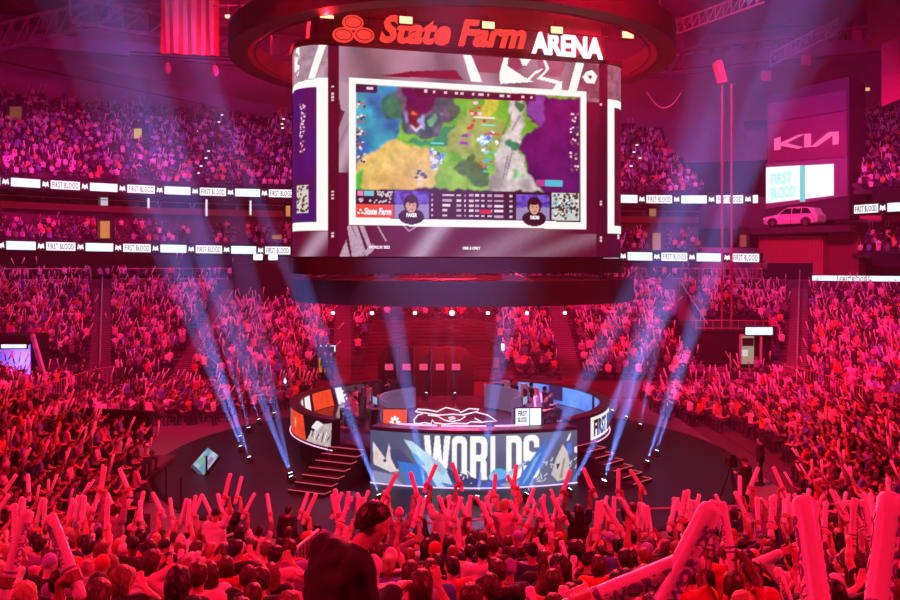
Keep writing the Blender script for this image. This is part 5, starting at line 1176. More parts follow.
# small lit gates behind the stage
def gate(label, x0, x1, y0, y1, Y, col, s_):
    o = thing('lit_panel', label, 'gate', P((x0 + x1) / 2, y1, Y)); a, b = P(x0, y1, Y), P(x1, y0, Y); c = (a + b) / 2
    obj('opening', MB().box((c.x, Y + .3, c.z), (b.x - a.x, .1, b.z - a.z)), glow('panel_glow_%d%d' % (x0, y0), col, s_), o); mb = MB().bar((a.x, Y, a.z), (a.x, Y, b.z), .12, .7).bar((b.x, Y, a.z), (b.x, Y, b.z), .12, .7).bar((a.x, Y, b.z), (b.x, Y, b.z), .12, .7); obj('frame', mb, steel, o); return o
gate('yellow-lit gate with people behind the stage, left', 317.5, 334, 352, 386, 52.6, lin(220, 140, 60), .7); gate('dim orange gate behind the stage, right', 492, 500, 352, 384, 52.6, lin(190, 70, 50), .5)
W1 = lin(232, 150, 84)
gate('warm-lit doorway between the seats of the middle tier, above the corner stair', 98.5, 112, 217, 238, 75.5, W1, .75); gate('small white-lit window above the warm doorway in the suites, left', 99, 110, 194, 207, 80, lin(225, 215, 235), .8)  # first call: emissive panel imitates a lit yellow wall patch, no doorway
gate('warm-lit doorway in the middle tier beside the scoreboard, left', 285, 291.5, 202, 216, 82, W1, .8); gate('dim yellow gate in the middle tier above the black camera deck', 271, 283, 231, 239, 76.6, lin(200, 130, 60), .6)  # second call: glow stands in for light on a yellow wall, no gate
gate('tall amber aisle light in the middle tier right of the scoreboard', 651, 662, 229, 250, 77, lin(205, 140, 96), .6); gate('amber window over the aisle in the suites right of the scoreboard', 648, 657, 205, 216, 82, lin(205, 150, 110), .5); gate('yellow exit opening in the upper left stand', 132.5, 143.5, 125, 138, 86.5, lin(226, 196, 110), .75)  # first call: wall patch made to glow in place of the light on it
gate('amber sloping aisle light at the end of the middle tier, beside the red kiosk', 738, 748, 231, 247, 77, lin(190, 90, 80), .5); gate('dim yellow opening at the top left end of the upper stand', 8, 24, 103, 126, 84, lin(150, 90, 60), .5)
for k, (x, y0, y1) in enumerate(((17, 192, 207), (148.5, 196, 208), (206.5, 197, 216), (225.5, 196, 200), (250.5, 200, 215))):
    a, b = P(x, y1, 80.5), P(x, y0, 80.5); o = thing('wall_lamp', 'thin white upright lamp in the suites left of the scoreboard, %s from the left' % ordinal(k + 1), 'lamp', a, group='upright lamps in the suites'); obj('tube', MB().box((a + b) / 2, (.16, .1, b.z - a.z)), glow('lamp_white', (.95, .85, 1.0), 1.0), o); obj('cap', MB().box(b, (.26, .2, .1)), steel, o)
step_l = glow('step_light', (1, .85, .9), 1.2, False)
for nm, pts in (('first', ((136, 105), (134.5, 111), (133, 117), (124, 146), (122, 155), (119, 163), (117, 171), (115, 120), (110, 125.5))), ('second', ((224.5, 109), (222, 115), (219, 122), (208.5, 151), (206, 158), (201, 166), (198, 173), (196.5, 131))), ('third', ((283.5, 119), (282, 124), (282.5, 128), (637, 145), (634, 152), (640, 158), (631, 166)))):
    for k, (x, y) in enumerate(pts):
        Y = 79 + max(0, (185 - y)) * .27; tag(obj('step_light', MB().box(P(x, y, Y - .6), (.28, .1, .14)), step_l), 'white step light, %s lit aisle of the upper stand, %s from its top' % (nm, ordinal(k + 1)), 'light', 'step lights in the upper stand')
# covers over the seats behind the stage
cover = mat('seat_cover', (.07, .012, .018), .8)
mb = MB()
for i in range(15):
    z = ST0 + STEP * i + .3; A_ = 51 + i * PITCH; mb.add([(-5.6, A_, z), (3.2 - i * .05, A_, z), (3.2 - i * .05, A_ + PITCH, z), (-5.6, A_ + PITCH, z), (-5.6, A_, z - STEP), (3.2 - i * .05, A_, z - STEP)], [(0, 1, 2, 3), (0, 4, 5, 1)])
tag(obj('seat_cover', mb, cover), 'dark red covers stretched over the empty seats behind the stage', 'seat cover')
# low black barriers on the floor left
for nm, pts in (('black crowd barrier wall between the left floor seats and the bowl', (P(-30, 447, 37.5), P(60, 437, 40), P(152, 440, 39))), ):
    o = thing('crowd_barrier', nm, 'barrier', (pts[0].x, pts[0].y, 0))
    for a, b in zip(pts[:-1], pts[1:]): a, b = Vector((a.x, a.y, .65)), Vector((b.x, b.y, .65)); obj('panel', MB().bar(a, b, .15, 1.3), black, o); obj('top_bar', MB().bar(a + Vector((0, 0, .68)), b + Vector((0, 0, .68)), .10), steel, o)
# equipment case with an aerial on the floor, left
o = thing('equipment_cart', 'dark equipment cart with a thin aerial at the edge of the left floor seats', 'cart', P(134, 538, 25)); obj('case', MB().box(P(134, 526, 25), (.75, .6, .55)), black, o); obj('aerial', MB().cyl(P(142, 520, 25), P(143.5, 511, 25), .02), steel, o); obj('monitor', MB().box(P(127, 515, 24.8), (.4, .08, .3)), black_gloss, o)
for sx in (-.3, .3): obj('wheel', MB().cyl(P(134, 537, 25) + Vector((sx, -.2, .1)), P(134, 537, 25) + Vector((sx, .2, .1)), .1), black, o)
for k, (x, y) in enumerate(((181, 512), (233, 534), (166, 500))):
    Y = 8.2 * 850 / (y - 262); p = P(x, y, Y); o = thing('stanchion', 'thin dark stanchion post on the stage floor left, %s from the stage' % ordinal(2 - k if k < 2 else 3), 'post', p, group='stanchions on the floor'); obj('pole', MB().cyl(p, p + Vector((0, 0, 1.15)), .03), steel, o); obj('foot', MB().cyl(p, p + Vector((0, 0, .03)), .16), steel, o)
# ---------------------------------------------------------------- people
SKINS = [mat('skin_' + n, c, .5, var=.05) for n, c in (('pale', (.62, .40, .31)), ('fair', (.55, .33, .24)), ('tan', (.42, .24, .16)), ('brown', (.24, .12, .075)), ('dark', (.12, .06, .04)))]
HAIRC = [('black', mat('hair_black', (.018, .014, .013), .45, scale=40)), ('dark brown', mat('hair_brown', (.06, .035, .022), .45, scale=40)), ('brown', mat('hair_light_brown', (.16, .09, .05), .45, scale=40)), ('fair', mat('hair_fair', (.42, .28, .14), .45, scale=40)), ('red-dyed', mat('hair_red', (.35, .06, .03), .45, scale=40))]
CLOTH = [(n, mat('cloth_' + n.replace(' ', '_'), c, .8, scale=14)) for n, c in (('black', (.02, .02, .022)), ('white', (.75, .73, .74)), ('grey', (.28, .27, .28)), ('red', (.55, .05, .05)), ('navy', (.03, .04, .12)), ('orange', (.70, .22, .05)), ('purple', (.26, .12, .40)), ('pink', (.75, .40, .46)), ('blue', (.08, .18, .5)), ('dark green', (.04, .12, .07)))]
CAPC = [('pink', mat('cap_pink', (.70, .35, .48), .8)), ('purple', mat('cap_purple', (.34, .20, .62), .8)), ('black', mat('cap_black', (.02, .02, .02), .8)), ('white', mat('cap_white', (.75, .72, .72), .8)), ('red', mat('cap_red', (.5, .05, .05), .8))]
TROUS = [mat('trousers_' + n, c, .8) for n, c in (('black', (.02, .02, .02)), ('jeans', (.05, .07, .14)), ('grey', (.15, .14, .14)))]
stick_m = mat('stick_plastic', (.86, .80, .84), .32, var=.03); print_m = mat('stick_print', (.20, .06, .42), .5, var=0)
slot_m = mat('cloth_plain', (.5, .5, .5))
def raw_mesh(name, VFL, smooth=True):
    o = np_obj(name, VFL[0], VFL[1], slot_m, smooth=smooth); me = o.data; bpy.data.objects.remove(o); return me
def wear(me, name, m, parent=None):
    o = bpy.data.objects.new(name, me); COL.objects.link(o); o.material_slots[0].link = 'OBJECT'; o.material_slots[0].material = m
    if parent is not None: o.parent = parent
    return o
STICK_L, STICK_R = .62, .043
_prof = [(0, -.31), (.022, -.308), (.036, -.30), (.042, -.28), (STICK_R, -.2), (STICK_R, .2), (.042, .28), (.036, .30), (.022, .308), (0, .31)]
_mb = MB().lathe((0, 0, 0), _prof, 16); STICK_ME = bpy.data.meshes.new('inflatable_stick'); STICK_ME.from_pydata(_mb.v, [], _mb.f); fix_normals(STICK_ME); STICK_ME.shade_smooth(); STICK_ME.materials.append(stick_m)
_t = text_mb('WORLDS', h=.05, width=.30, bold=.03, depth=.004); _mb = MB()
for sg in (0, math.pi): _mb.add([((STICK_R + .001 - v[1]) * math.cos(sg - v[2] / STICK_R + .6), (STICK_R + .001 - v[1]) * math.sin(sg - v[2] / STICK_R + .6), v[0] + .08) for v in _t.v], _t.f)
for z in (-.10, -.14): _mb.cyl((0, 0, z), (0, 0, z + .018), STICK_R + .001, n=16, caps=False)
PRINT_ME = bpy.data.meshes.new('print'); PRINT_ME.from_pydata(_mb.v, [], _mb.f); fix_normals(PRINT_ME); PRINT_ME.materials.append(print_m)
NSTICK = 0
def add_stick(grip, axis, label, prn=True, group='inflatable cheering sticks', along=.15):
    axis = Vector(axis).normalized(); o = bpy.data.objects.new('inflatable_stick', STICK_ME); COL.objects.link(o)
    o.location = Vector(grip) + axis * along; o.rotation_euler = axis.to_track_quat('Z', 'Y').to_euler(); tag(o, label, 'cheering stick', group)
    if prn: c = bpy.data.objects.new('print', PRINT_ME); COL.objects.link(c); c.parent = o
    return o
def wrinkle(VFL, amp=.0035, f=1.0):
    V, F, L = VFL; c = V.mean(0); d = V - c; d[:, 2] *= .3; n = d / (np.linalg.norm(d, axis=1)[:, None] + 1e-9); x, y, z = (V * f).T
    w = np.sin(21 * z + 9 * x + 3 * np.sin(17 * y)) + .8 * np.sin(34 * z - 23 * x + 2 * np.sin(11 * z)) + .6 * np.sin(47 * x + 13 * y + 8 * z)
    return V + n * (w * amp)[:, None], F, L
VAR = []                                                                # (left arm, right arm, head turn, sticks l/r, standing, words)
def variant(l, r, ht, sl=None, sr=None, stand=False, words='', lean=0.0, sleeve=.55, girth=1.0, jit=.02, seed=0, vox=.0105):
    s = skeleton(not stand, l, r, jit, random.Random(seed + 3), lean, girth, ht); f = body_field(s, vox, (vec(*sl) if sl else None, vec(*sr) if sr else None))
    v = {'body': raw_mesh('spectator', f.mesh()), 'shirt': raw_mesh('shirt', wrinkle(shirt_field(s, .017, sleeve, .016).mesh())), 'pants': raw_mesh('trousers', pants_field(s, .022).mesh()), 's': s, 'sticks': [], 'words': words, 'hair': {}, 'stand': stand}
    if sl: v['sticks'].append(('left', s['gripl'], vec(*sl)))
    if sr: v['sticks'].append(('right', s['gripr'], vec(*sr)))
    return v
A0, AL, AR = (0, 0), (22, 0), (-22, -4)
VAR = [variant('lap', 'lap', A0, words='hands low', seed=1), variant('lap', 'lap', AL, words='hands low', seed=2, sleeve=1.5, girth=1.08), variant('hold', 'hold', AR, (-.15, .35, .9), (.2, .3, .9), words='sticks held low', seed=3),
       variant('up', 'up', A0, (.35, .4, .85), (-.3, .4, .85), words='both sticks raised', seed=4), variant('high', 'up', AL, (.1, .3, 1), (-.5, .2, .8), words='both sticks raised', seed=5, sleeve=.5), variant('lap', 'up', A0, None, (-.25, .45, .85), words='one stick raised', seed=6),
       variant('fwd', 'fwd', AR, (.15, .2, 1), (-.1, .3, .95), words='sticks held forward', seed=7), variant('clap', 'clap', AR, words='hands together', seed=8), variant('head', 'lap', A0, words='hand on head', seed=9, sleeve=1.5), variant('face', 'face', A0, words='filming by phone', seed=10),
       variant('wide', 'wide', A0, (-.4, .3, .85), (.4, .3, .85), words='sticks spread wide', seed=11, girth=1.06), variant('up', 'lap', AR, (.3, .45, .85), None, words='one stick raised', seed=12, sleeve=1.5), variant('high', 'lap', AL, words='one arm raised', seed=13), variant('side', 'lap', A0, words='arm stretched sideways', seed=14), variant('lap', 'fwd', AL, None, (-.1, .2, 1), words='one stick forward', seed=15, girth=1.1)]
STD = [variant('up', 'up', A0, (.45, .3, .85), (-.3, .3, .85), True, 'sticks up', seed=21), variant('high', 'high', AL, (.1, .2, 1), (-.5, .2, .85), True, 'sticks up', seed=22), variant('hang', 'up', AR, None, (.1, .4, .9), True, 'stick up', seed=23)]
HTS = {}
STYLES = ['short', 'short', 'crop', 'long', 'bob', 'bun', 'cap', 'beanie']
def ruffle(VFL, c, style):
    V, F, L = VFL
    if style in ('cap', 'beanie'): return VFL
    d = V - c; th = np.arctan2(d[:, 0], -d[:, 1]); n = d / (np.linalg.norm(d, axis=1)[:, None] + 1e-9); r = np.random.default_rng(4)
    lock = np.sin(th * 17 + 3 * np.sin(d[:, 2] * 31)) * .5 + np.sin(th * 31 + d[:, 2] * 22) * .3 + np.sin(d[:, 2] * 90 + th * 9) * .35
    return V + n * (lock * (.0045 if style != 'crop' else .002) + r.normal(0, .0012, len(V)))[:, None], F, L
def hair_for(v, style):
    key = (v['s']['headturn'], v['stand'], style)
    if key not in HTS: HTS[key] = raw_mesh('hair', ruffle(hair_field(v['s'], .0095, style).mesh(), v['s']['head'], style))
    return HTS[key]
def person(name, v, loc, rz, scale, skin, shirt, pants, style, hairmat):
    o = wear(v['body'], name, skin); o.location = loc; o.rotation_euler = (0, 0, rz); o.scale = (scale,) * 3
    wear(v['shirt'], 'shirt', shirt, o); wear(v['pants'], 'trousers', pants, o)
    wear(hair_for(v, style), 'cap' if style == 'cap' else 'beanie' if style == 'beanie' else 'hair', hairmat, o)
    return o
crng = random.Random(77)
def w_choice(pairs): 
    t = crng.random() * sum(w for _, w in pairs)
    for x, w in pairs:
        t -= w
        if t <= 0: return x
    return pairs[-1][0]
HOODIE_X, HOODIE_Y = -.72, 5.3
for i in range(9, NEARN):
    y0 = NEAR0 + i * .85; z = near_ground(i); row = NEARN - i; half = .5295 * (y0 + .3) + .15
    x = -half + crng.random() * .4; k = 0
    while x < half:
        px = 450 + 850 * x / (y0 + .2)
        if (abs(x - HOODIE_X) < .62 and 3.9 < y0 < 6.0) or (-4.2 < x < -2.55 and y0 > 13.6 and y0 < 17.5) or (abs(x - HOODIE_X * y0 / 5.3) < .30 and y0 < 5.3): x += .5; continue
        k += 1; front = i >= NEARN - 4
        if front: v = w_choice([(STD[0], .5), (STD[1], .5), (STD[2], .6), (VAR[3], 1.5), (VAR[4], 1.2), (VAR[6], 1.6), (VAR[0], 4), (VAR[10], .6), (VAR[5], 1), (VAR[11], 1), (VAR[7], 1)])
        else: v = w_choice([(VAR[0], 5.5), (VAR[1], 5), (VAR[2], 1.0), (VAR[3], .25), (VAR[4], .15), (VAR[5], .35), (VAR[6], .4), (VAR[7], 1.3), (VAR[8], .7), (VAR[9], 1.0), (VAR[10], 0), (VAR[11], .3), (VAR[12], .5), (VAR[13], .25), (VAR[14], .4)])
        cn, cm = w_choice([(CLOTH[0], 4.5), (CLOTH[1], 2.2), (CLOTH[2], 1.6), (CLOTH[3], 1.3), (CLOTH[4], 1), (CLOTH[5], .9), (CLOTH[6], .7), (CLOTH[7], .7), (CLOTH[8], .5), (CLOTH[9], .4)])
        st = w_choice([('short', 5), ('crop', 1.5), ('long', 2.2), ('bob', 1.2), ('bun', .7), ('cap', 1.1), ('beanie', .7)])
        if st in ('cap', 'beanie'): hn, hm = crng.choice(CAPC); hw = hn + ' ' + st
        else: hn, hm = w_choice([(HAIRC[0], 4), (HAIRC[1], 3), (HAIRC[2], 1.4), (HAIRC[3], .9), (HAIRC[4], .5)]); hw = ('long ' if st == 'long' else '') + hn + ' hair'
        sc_ = crng.uniform(.93, 1.06); rz = R(crng.uniform(-14, 14)) + math.atan2(x, 26) * .6 * 1
        loc = (x, y0 + .17 + (.35 if v['stand'] else 0) + crng.uniform(-.04, .04), z + crng.uniform(-.02, .02))
        o = person('spectator', v, loc, rz, sc_, w_choice([(SKINS[0], 2), (SKINS[1], 3), (SKINS[2], 2.5), (SKINS[3], 1.2), (SKINS[4], .8)]), cm, crng.choice(TROUS), st, hm)
        tag(o, '%s from left, %s row behind railing, %s shirt, %s, %s' % (ordinal(k), ordinal(row), cn, hw, v['words']), 'person', 'spectators in the near stand')
        M = Matrix.Translation(loc) @ Matrix.Rotation(rz, 4, 'Z') @ Matrix.Scale(sc_, 4)
        for side, g, a in v['sticks']:
            ax = (M.to_3x3() @ Vector(a)).normalized()
            add_stick(M @ Vector(g), ax, 'white inflatable stick in %s hand of %s spectator from left, %s row behind railing' % (side, ordinal(k), ordinal(row)), prn=i < 19)
        x += crng.uniform(.58, .76)
# people close to the camera whose raised sticks reach into view
def close_fan(x, y, v, rz, shirt, words, labels, axes=None):
    z = GZ(y) ; loc = (x, y, z); o = person('spectator', v, loc, rz, 1.0, SKINS[1], shirt, TROUS[0], 'short', HAIRC[0][1])
    tag(o, words, 'person', 'spectators in the near stand'); M = Matrix.Translation(loc) @ Matrix.Rotation(rz, 4, 'Z')
    for (side, g, a), lb in zip(v['sticks'], labels): add_stick(M @ Vector(g), M.to_3x3() @ Vector(a), lb)
hv1 = variant('upin', 'upin', A0, (.92, .10, .36), (.50, .25, .82), seed=31); hv2 = variant('upin', 'upin', A0, (.06, .62, .76), (.30, .50, .80), seed=32)
close_fan(.62, 2.75, hv1, R(-4), CLOTH[2][1], 'fan nearest the camera right of centre, only hands with crossed big sticks in view', ('big white stick held level by the nearest fan, right of the middle', 'big white stick with purple print slanting up from the nearest fan, over the crowd'))
close_fan(1.27, 2.65, hv2, R(-6), CLOTH[0][1], 'fan nearest the camera at the far right, only hands and big sticks in view', ('big white stick raised by the nearest fan at far right, left one of the pair', 'big white stick raised at the very right edge of the near crowd'))
# the man in the black hoodie, standing, head bowed to his right-hand side
s = skeleton(False, 'hang', 'hold', 0, None, .10, 1.12, (-16, -26), .14); s['hdl'] = unit(vec(0, .2, -1)); s['head'] = s['head'] + vec(.03, .15, -.03); s['neck'] = s['neck'] + vec(.0, .05, 0); s['wrr'] = s['elr'] + unit(vec(-.25, .9, .25)) * .25
sk = body_field(s, .0095); loc = (HOODIE_X, HOODIE_Y, 4.87); rz = R(-52)
o = wear(raw_mesh('spectator', sk.mesh()), 'standing_man', SKINS[1]); o.location = loc; o.rotation_euler = (0, 0, rz); o.scale = (1.03,) * 3
tag(o, 'person in a black hoodie standing in the aisle, seen from behind, head bowed', 'person')
wear(raw_mesh('hoodie', wrinkle(shirt_field(s, .012, 1.5, .026, hood=True).mesh(), .005, .8)), 'hoodie', CLOTH[0][1], o); wear(raw_mesh('trousers', pants_field(s, .016, .016).mesh()), 'trousers', TROUS[0], o); wear(raw_mesh('hair', ruffle(hair_field(s, .008, 'short').mesh(), s['head'], 'short')), 'hair', HAIRC[0][1], o)
for n, sg in (('l', -1), ('r', 1)): a = s['an' + n]; f = Field(.014); f.cap(a + vec(0, -.05, -.045), a + vec(sg * .02, .18, -.045), .05, .045, .02); f.cut((0, 0, 0), (0, 0, -1)); wear(raw_mesh('shoe', f.mesh()), 'shoe', TROUS[0], o)
hm_ = head_matrix(s)
for sg in (-1, 1): p = s['head'] + hm_ @ vec(sg * .033, .082, .006); e_ = obj('eye', MB().sphere(p, .0125, 10, 8), mat('eye_white', (.6, .58, .56), .3, var=0), None, smooth=True); e_.parent = o
# aisle step under the man
struct('aisle_step_slab', MB().box((HOODIE_X, HOODIE_Y, 4.82 - .4), (1.1, .9, .9)), dark_conc)
# staff on the floor and in the gates
def standing(name, label, x, y, z, rz, v, shirt, style='short', pants=None, scale=1.0, cat='person'):
    o = person(name, v, (x, y, z), rz, scale, SKINS[1], shirt, pants or TROUS[0], style, HAIRC[0][1] if style not in ('cap',) else CAPC[2][1]); tag(o, label, cat)
    for n, sg in (('l', -1), ('r', 1)):
        a = v['s']['an' + n]
        if v['s']['seat']: continue
        wear(SHOE_ME[n], 'shoe', TROUS[0], o)
    return o
gv = variant('hang', 'hang', A0, stand=True, seed=41, sleeve=1.5, vox=.016); gv2 = variant('hold', 'hold', AL, stand=True, seed=42, sleeve=1.5, vox=.016)
SHOE_ME = {}
for n, sg in (('l', -1), ('r', 1)):
    a = gv['s']['an' + n]; f = Field(.02); f.cap(a + vec(0, -.05, -.04), a + vec(sg * .02, .18, -.045), .052, .046, .02); f.cut((0, 0, 0), (0, 0, -1)); SHOE_ME[n] = raw_mesh('shoe', f.mesh())
standing('security_guard', 'security guard in black standing on the floor right of the stage, watching', 11.4, 31.2, 0, R(60), gv, CLOTH[0][1])
standing('camera_operator', 'camera operator in black behind a camera on the stage edge, right', 9.7, 27.9, 0, R(30), gv2, CLOTH[0][1], 'cap')
standing('floor_assistant', 'person in dark clothes on the dark floor before the near stand, left', -4.25, 22.3, 0, R(-20), gv, CLOTH[0][1], scale=1.02)
standing('gate_attendant', 'person in a dark suit standing in the yellow-lit gate, left of another', P(325, 0, 51.8).x, 51.8, 1.0, R(180), gv, CLOTH[0][1]); standing('gate_attendant', 'person in dark clothes at the yellow-lit gate, nearest the stage', P(331, 0, 51.2).x, 51.2, 1.0, R(160), gv2, CLOTH[4][1])
tc = thing('broadcast_camera', 'broadcast camera on a tripod at the right edge of the stage floor', 'camera', (9.45, 28.6, 0)); obj('camera_body', MB().box((9.45, 28.6, 1.5), (.25, .55, .28)), black, tc); obj('lens', MB().cyl((9.45, 28.9, 1.5), (9.45, 29.2, 1.5), .08), black_gloss, tc); obj('viewfinder', MB().box((9.45, 28.4, 1.7), (.16, .12, .12)), black, tc)
for k in range(3): obj('leg', MB().cyl((9.45, 28.6, 1.36), (9.45 + .42 * math.cos(k * 2.1 + .5), 28.6 + .42 * math.sin(k * 2.1 + .5), 0), .03), steel, tc)
pv_ = variant('hold', 'hold', A0, seed=51, vox=.02)
for p, rz, sg, side, i in PLAYERS:
    o = person('player', pv_, (p.x, p.y, p.z - .02), rz, .98, SKINS[i % 3], CLOTH[1 if sg < 0 else 0][1], TROUS[0], 'short', HAIRC[0][1]); tag(o, 'player in %s jersey seated at the %s desk, %s from the front of the stage' % ('white' if sg < 0 else 'black', side, ordinal(i + 1)), 'person', 'players on the stage')
# ---------------------------------------------------------------- the rest of the crowd
rr_ = random.Random(9)
def template(vox, seat, l, r, sticks=True, ht=(0, 0), lean=0.0):
    s = skeleton(seat, l, r, .03, random.Random(hash((l, r, seat)) % 99 if False else len(l) * 7 + len(r)), lean, 1.05, ht); V, F, L = body_field(s, vox, hands=False, coarse=True).mesh()
    Vs, Fs, Ls = [V], [F], [L]; b = len(V)
    if sticks:
        for n, a, sg in (('l', l, -1), ('r', r, 1)):
            if a in ('up', 'high', 'wide', 'fwd', 'hold', 'side'):
                ax = unit(s['hd' + n] * .4 + vec(sg * rr_.uniform(-.15, .6), rr_.uniform(-.1, .4), .75)); c = s['wr' + n] + s['hd' + n] * .09; p0, p1 = c - ax * .14, c + ax * .44; u = unit(np.cross(ax, vec(0, 1, .1))) * .038; w = unit(np.cross(ax, u)) * .038
                q = np.array([p0 + u, p0 + w, p0 - u, p0 - w, p1 + u, p1 + w, p1 - u, p1 - w]); Vs.append(q); Fs.append(np.array([[0, 1, 5, 4], [1, 2, 6, 5], [2, 3, 7, 6], [3, 0, 4, 7], [4, 5, 6, 7], [3, 2, 1, 0]]) + b); Ls.append(np.full(8, STICK, np.int8)); b += 8
    return np.concatenate(Vs), np.concatenate(Fs), np.concatenate(Ls)
PO = [(True, 'lap', 'lap', 5), (True, 'hold', 'hold', 1.0), (True, 'up', 'up', .8), (True, 'up', 'lap', .5), (True, 'fwd', 'fwd', .8), (True, 'clap', 'clap', 1.6), (True, 'wide', 'up', .5), (True, 'lap', 'up', .5), (False, 'up', 'up', .35), (False, 'hang', 'hang', .4), (True, 'side', 'fwd', .4)]
PW = np.array([p[3] for p in PO]); PW = PW / PW.sum()
PAL = np.array([(.025, .024, .03)] * 6 + [(.03, .028, .03), (.12, .11, .12), (.16, .15, .16), (.72, .70, .72), (.72, .7, .72), (.30, .28, .30), (.55, .06, .06), (.04, .05, .14), (.62, .24, .10), (.30, .14, .42), (.72, .42, .48), (.12, .22, .5)])
SKP = np.array([(.60, .38, .29), (.55, .33, .24), (.42, .24, .16), (.24, .12, .08)]); HRP = np.array([(.018, .014, .013), (.02, .015, .013), (.06, .035, .02), (.16, .09, .05)])
def mass(name, pts, vox, label, cat='crowd', lean=0.0, weights=None):
    """pts: (x, y, z, yaw)"""
    T_ = [template(vox, *p[:3], lean=lean) for p in PO for _ in (0, 1)]; r = np.random.default_rng(len(pts)); pts = np.array(pts); w_ = PW if weights is None else np.array(weights) / sum(weights); ch = r.choice(len(PO), len(pts), p=w_) * 2 + r.integers(0, 2, len(pts))
    T_ = [t if k % 2 == 0 else (t[0] * np.array([-1, 1, 1]), t[1][:, ::-1], t[2]) for k, t in enumerate(T_)]
    VV, FF, CC = [], [], []; base = 0
    for k, (V, F, L) in enumerate(T_):
        q = pts[ch == k]; n = len(q)
        if not n: continue
        c, s = np.cos(q[:, 3]), np.sin(q[:, 3]); sc_ = r.uniform(.92, 1.06, n); X = (V[None, :, 0] * c[:, None] - V[None, :, 1] * s[:, None]) * sc_[:, None] + q[:, :1]; Y = (V[None, :, 0] * s[:, None] + V[None, :, 1] * c[:, None]) * sc_[:, None] + q[:, 1:2]; Z = V[None, :, 2] * sc_[:, None] + q[:, 2:3]
        VV.append(np.stack([X, Y, Z], -1).reshape(-1, 3)); FF.append((F[None] + (np.arange(n) * len(V))[:, None, None]).reshape(-1, 4) + base); base += n * len(V)
        pal = np.zeros((n, 5, 3)); pal[:, SKIN] = SKP[r.integers(0, 4, n)]; pal[:, SHIRT] = PAL[r.integers(0, len(PAL), n)]; pal[:, PANTS] = (.03, .03, .04); pal[:, HAIR] = HRP[r.integers(0, 4, n)]; pal[:, STICK] = (.86, .80, .84)
        CC.append(pal[:, L].reshape(-1, 3))
    o = np_obj(name, np.concatenate(VV), np.concatenate(FF), MATS.get('crowd_cloth') or attr_mat('crowd_cloth', rough=.75), colors=np.concatenate(CC), smooth=False)
    return tag(o, label, cat, kind='stuff')
nr = random.Random(3)
def face_to(x, y, cx=0.0, cy=37.0, j=.25): return math.atan2(-(cx - x), cy - y) + nr.uniform(-j, j)
def seg_near(x, y, a, b, w):
    ax, ay, bx, by = *a, *b; dx, dy = bx - ax, by - ay; t = max(0, min(1, ((x - ax) * dx + (y - ay) * dy) / (dx * dx + dy * dy))); return math.hypot(x - ax - t * dx, y - ay - t * dy) < w
def proj(x, y, z): return 450 + 850 * x / y, 262 - (z - 8.2) * 850 / y
def along(t, gap):
    pts = ring(t, n=40); acc = nr.random() * gap
    for a, b in zip(pts[:-1], pts[1:]):
        L = math.hypot(b[0] - a[0], b[1] - a[1])
        while acc < L: yield a[0] + (b[0] - a[0]) * acc / L, a[1] + (b[1] - a[1]) * acc / L; acc += gap * nr.uniform(.82, 1.22)
        acc -= L
low, mid, top_ = [], [], []
for i in range(NROW):
    for x, y in along(i * PITCH + .22, .55):
        z = ST0 + STEP * i; px, py = proj(x, y, z + 1.1)
        if not -110 < px < 1010 or nr.random() < .10: continue
        if any(seg_near(x, y, a, b, .85) for a, b in AISLES): continue
        if -5.9 < x < 3.4 and y < 64: continue
        if -18.2 < x < -12.4 and 67.5 < y < 74: continue
        if 15.2 < x < 23.5 and y < 63.5 and x - 15.2 < (y - 46) and y > 50.6 and x < 21.2 + (y - 54) * .2: continue
        if x < -21.5 and 45.5 < y < 52 and tdist(x, y) < 9: continue
        if i < 3 and (-8.8 < x < -6.4 or 2.2 < x < 3.9): continue
        if px > 808 and py < 287: continue
        if i > 24 and 752 < px < 800: continue
        low.append((x, y, z, face_to(x, y)))
for k in range(2):
    for x, y in along(TC + .7 + k * 1.3, .9 + k * .5):
        px, py = proj(x, y, ZC + 1.6)
        if -110 < px < 770 and nr.random() < .8 and not 235 < px < 300: mid.append((x, y, ZC, face_to(x, y)))
for i in range(5):
    for x, y in along(27.8 + i * .9, .62):
        z = 9.15 + .36 * i + SH * x; px, py = proj(x, y, z)
        if -110 < px < 1010 and NOTOWER(x) and nr.random() < .72 and not any(a < px < b for a, b in ((96, 114), (648, 664), (190, 212), (240, 246))): mid.append((x, y, z, face_to(x, y)))
for x, y in along(33.4, 1.1):
    px, py = proj(x, y, 12.4)
    if -110 < px < 1010 and NOTOWER(x) and nr.random() < .55: mid.append((x, y, 12.3 + SH * x, face_to(x, y)))
for i in range(27):
    for x, y in along(28.3 + i * .85, .56):
        z = 14.6 + .39 * i + SH * x; px, py = proj(x, y, z + 1)
        if not -110 < px < 1010 or not NOTOWER(x) or nr.random() < .14: continue
        if px > 600 and px < 860 and (px > 690 + (py - 140) * 1.05 or py < 126): continue
        if px < 300 and abs(px - (150 - (py - 100) * .42)) < 3.2: continue
        if px < 300 and abs(px - (226 - (py - 108) * .42)) < 3.2: continue
        top_.append((x, y, z, face_to(x, y)))
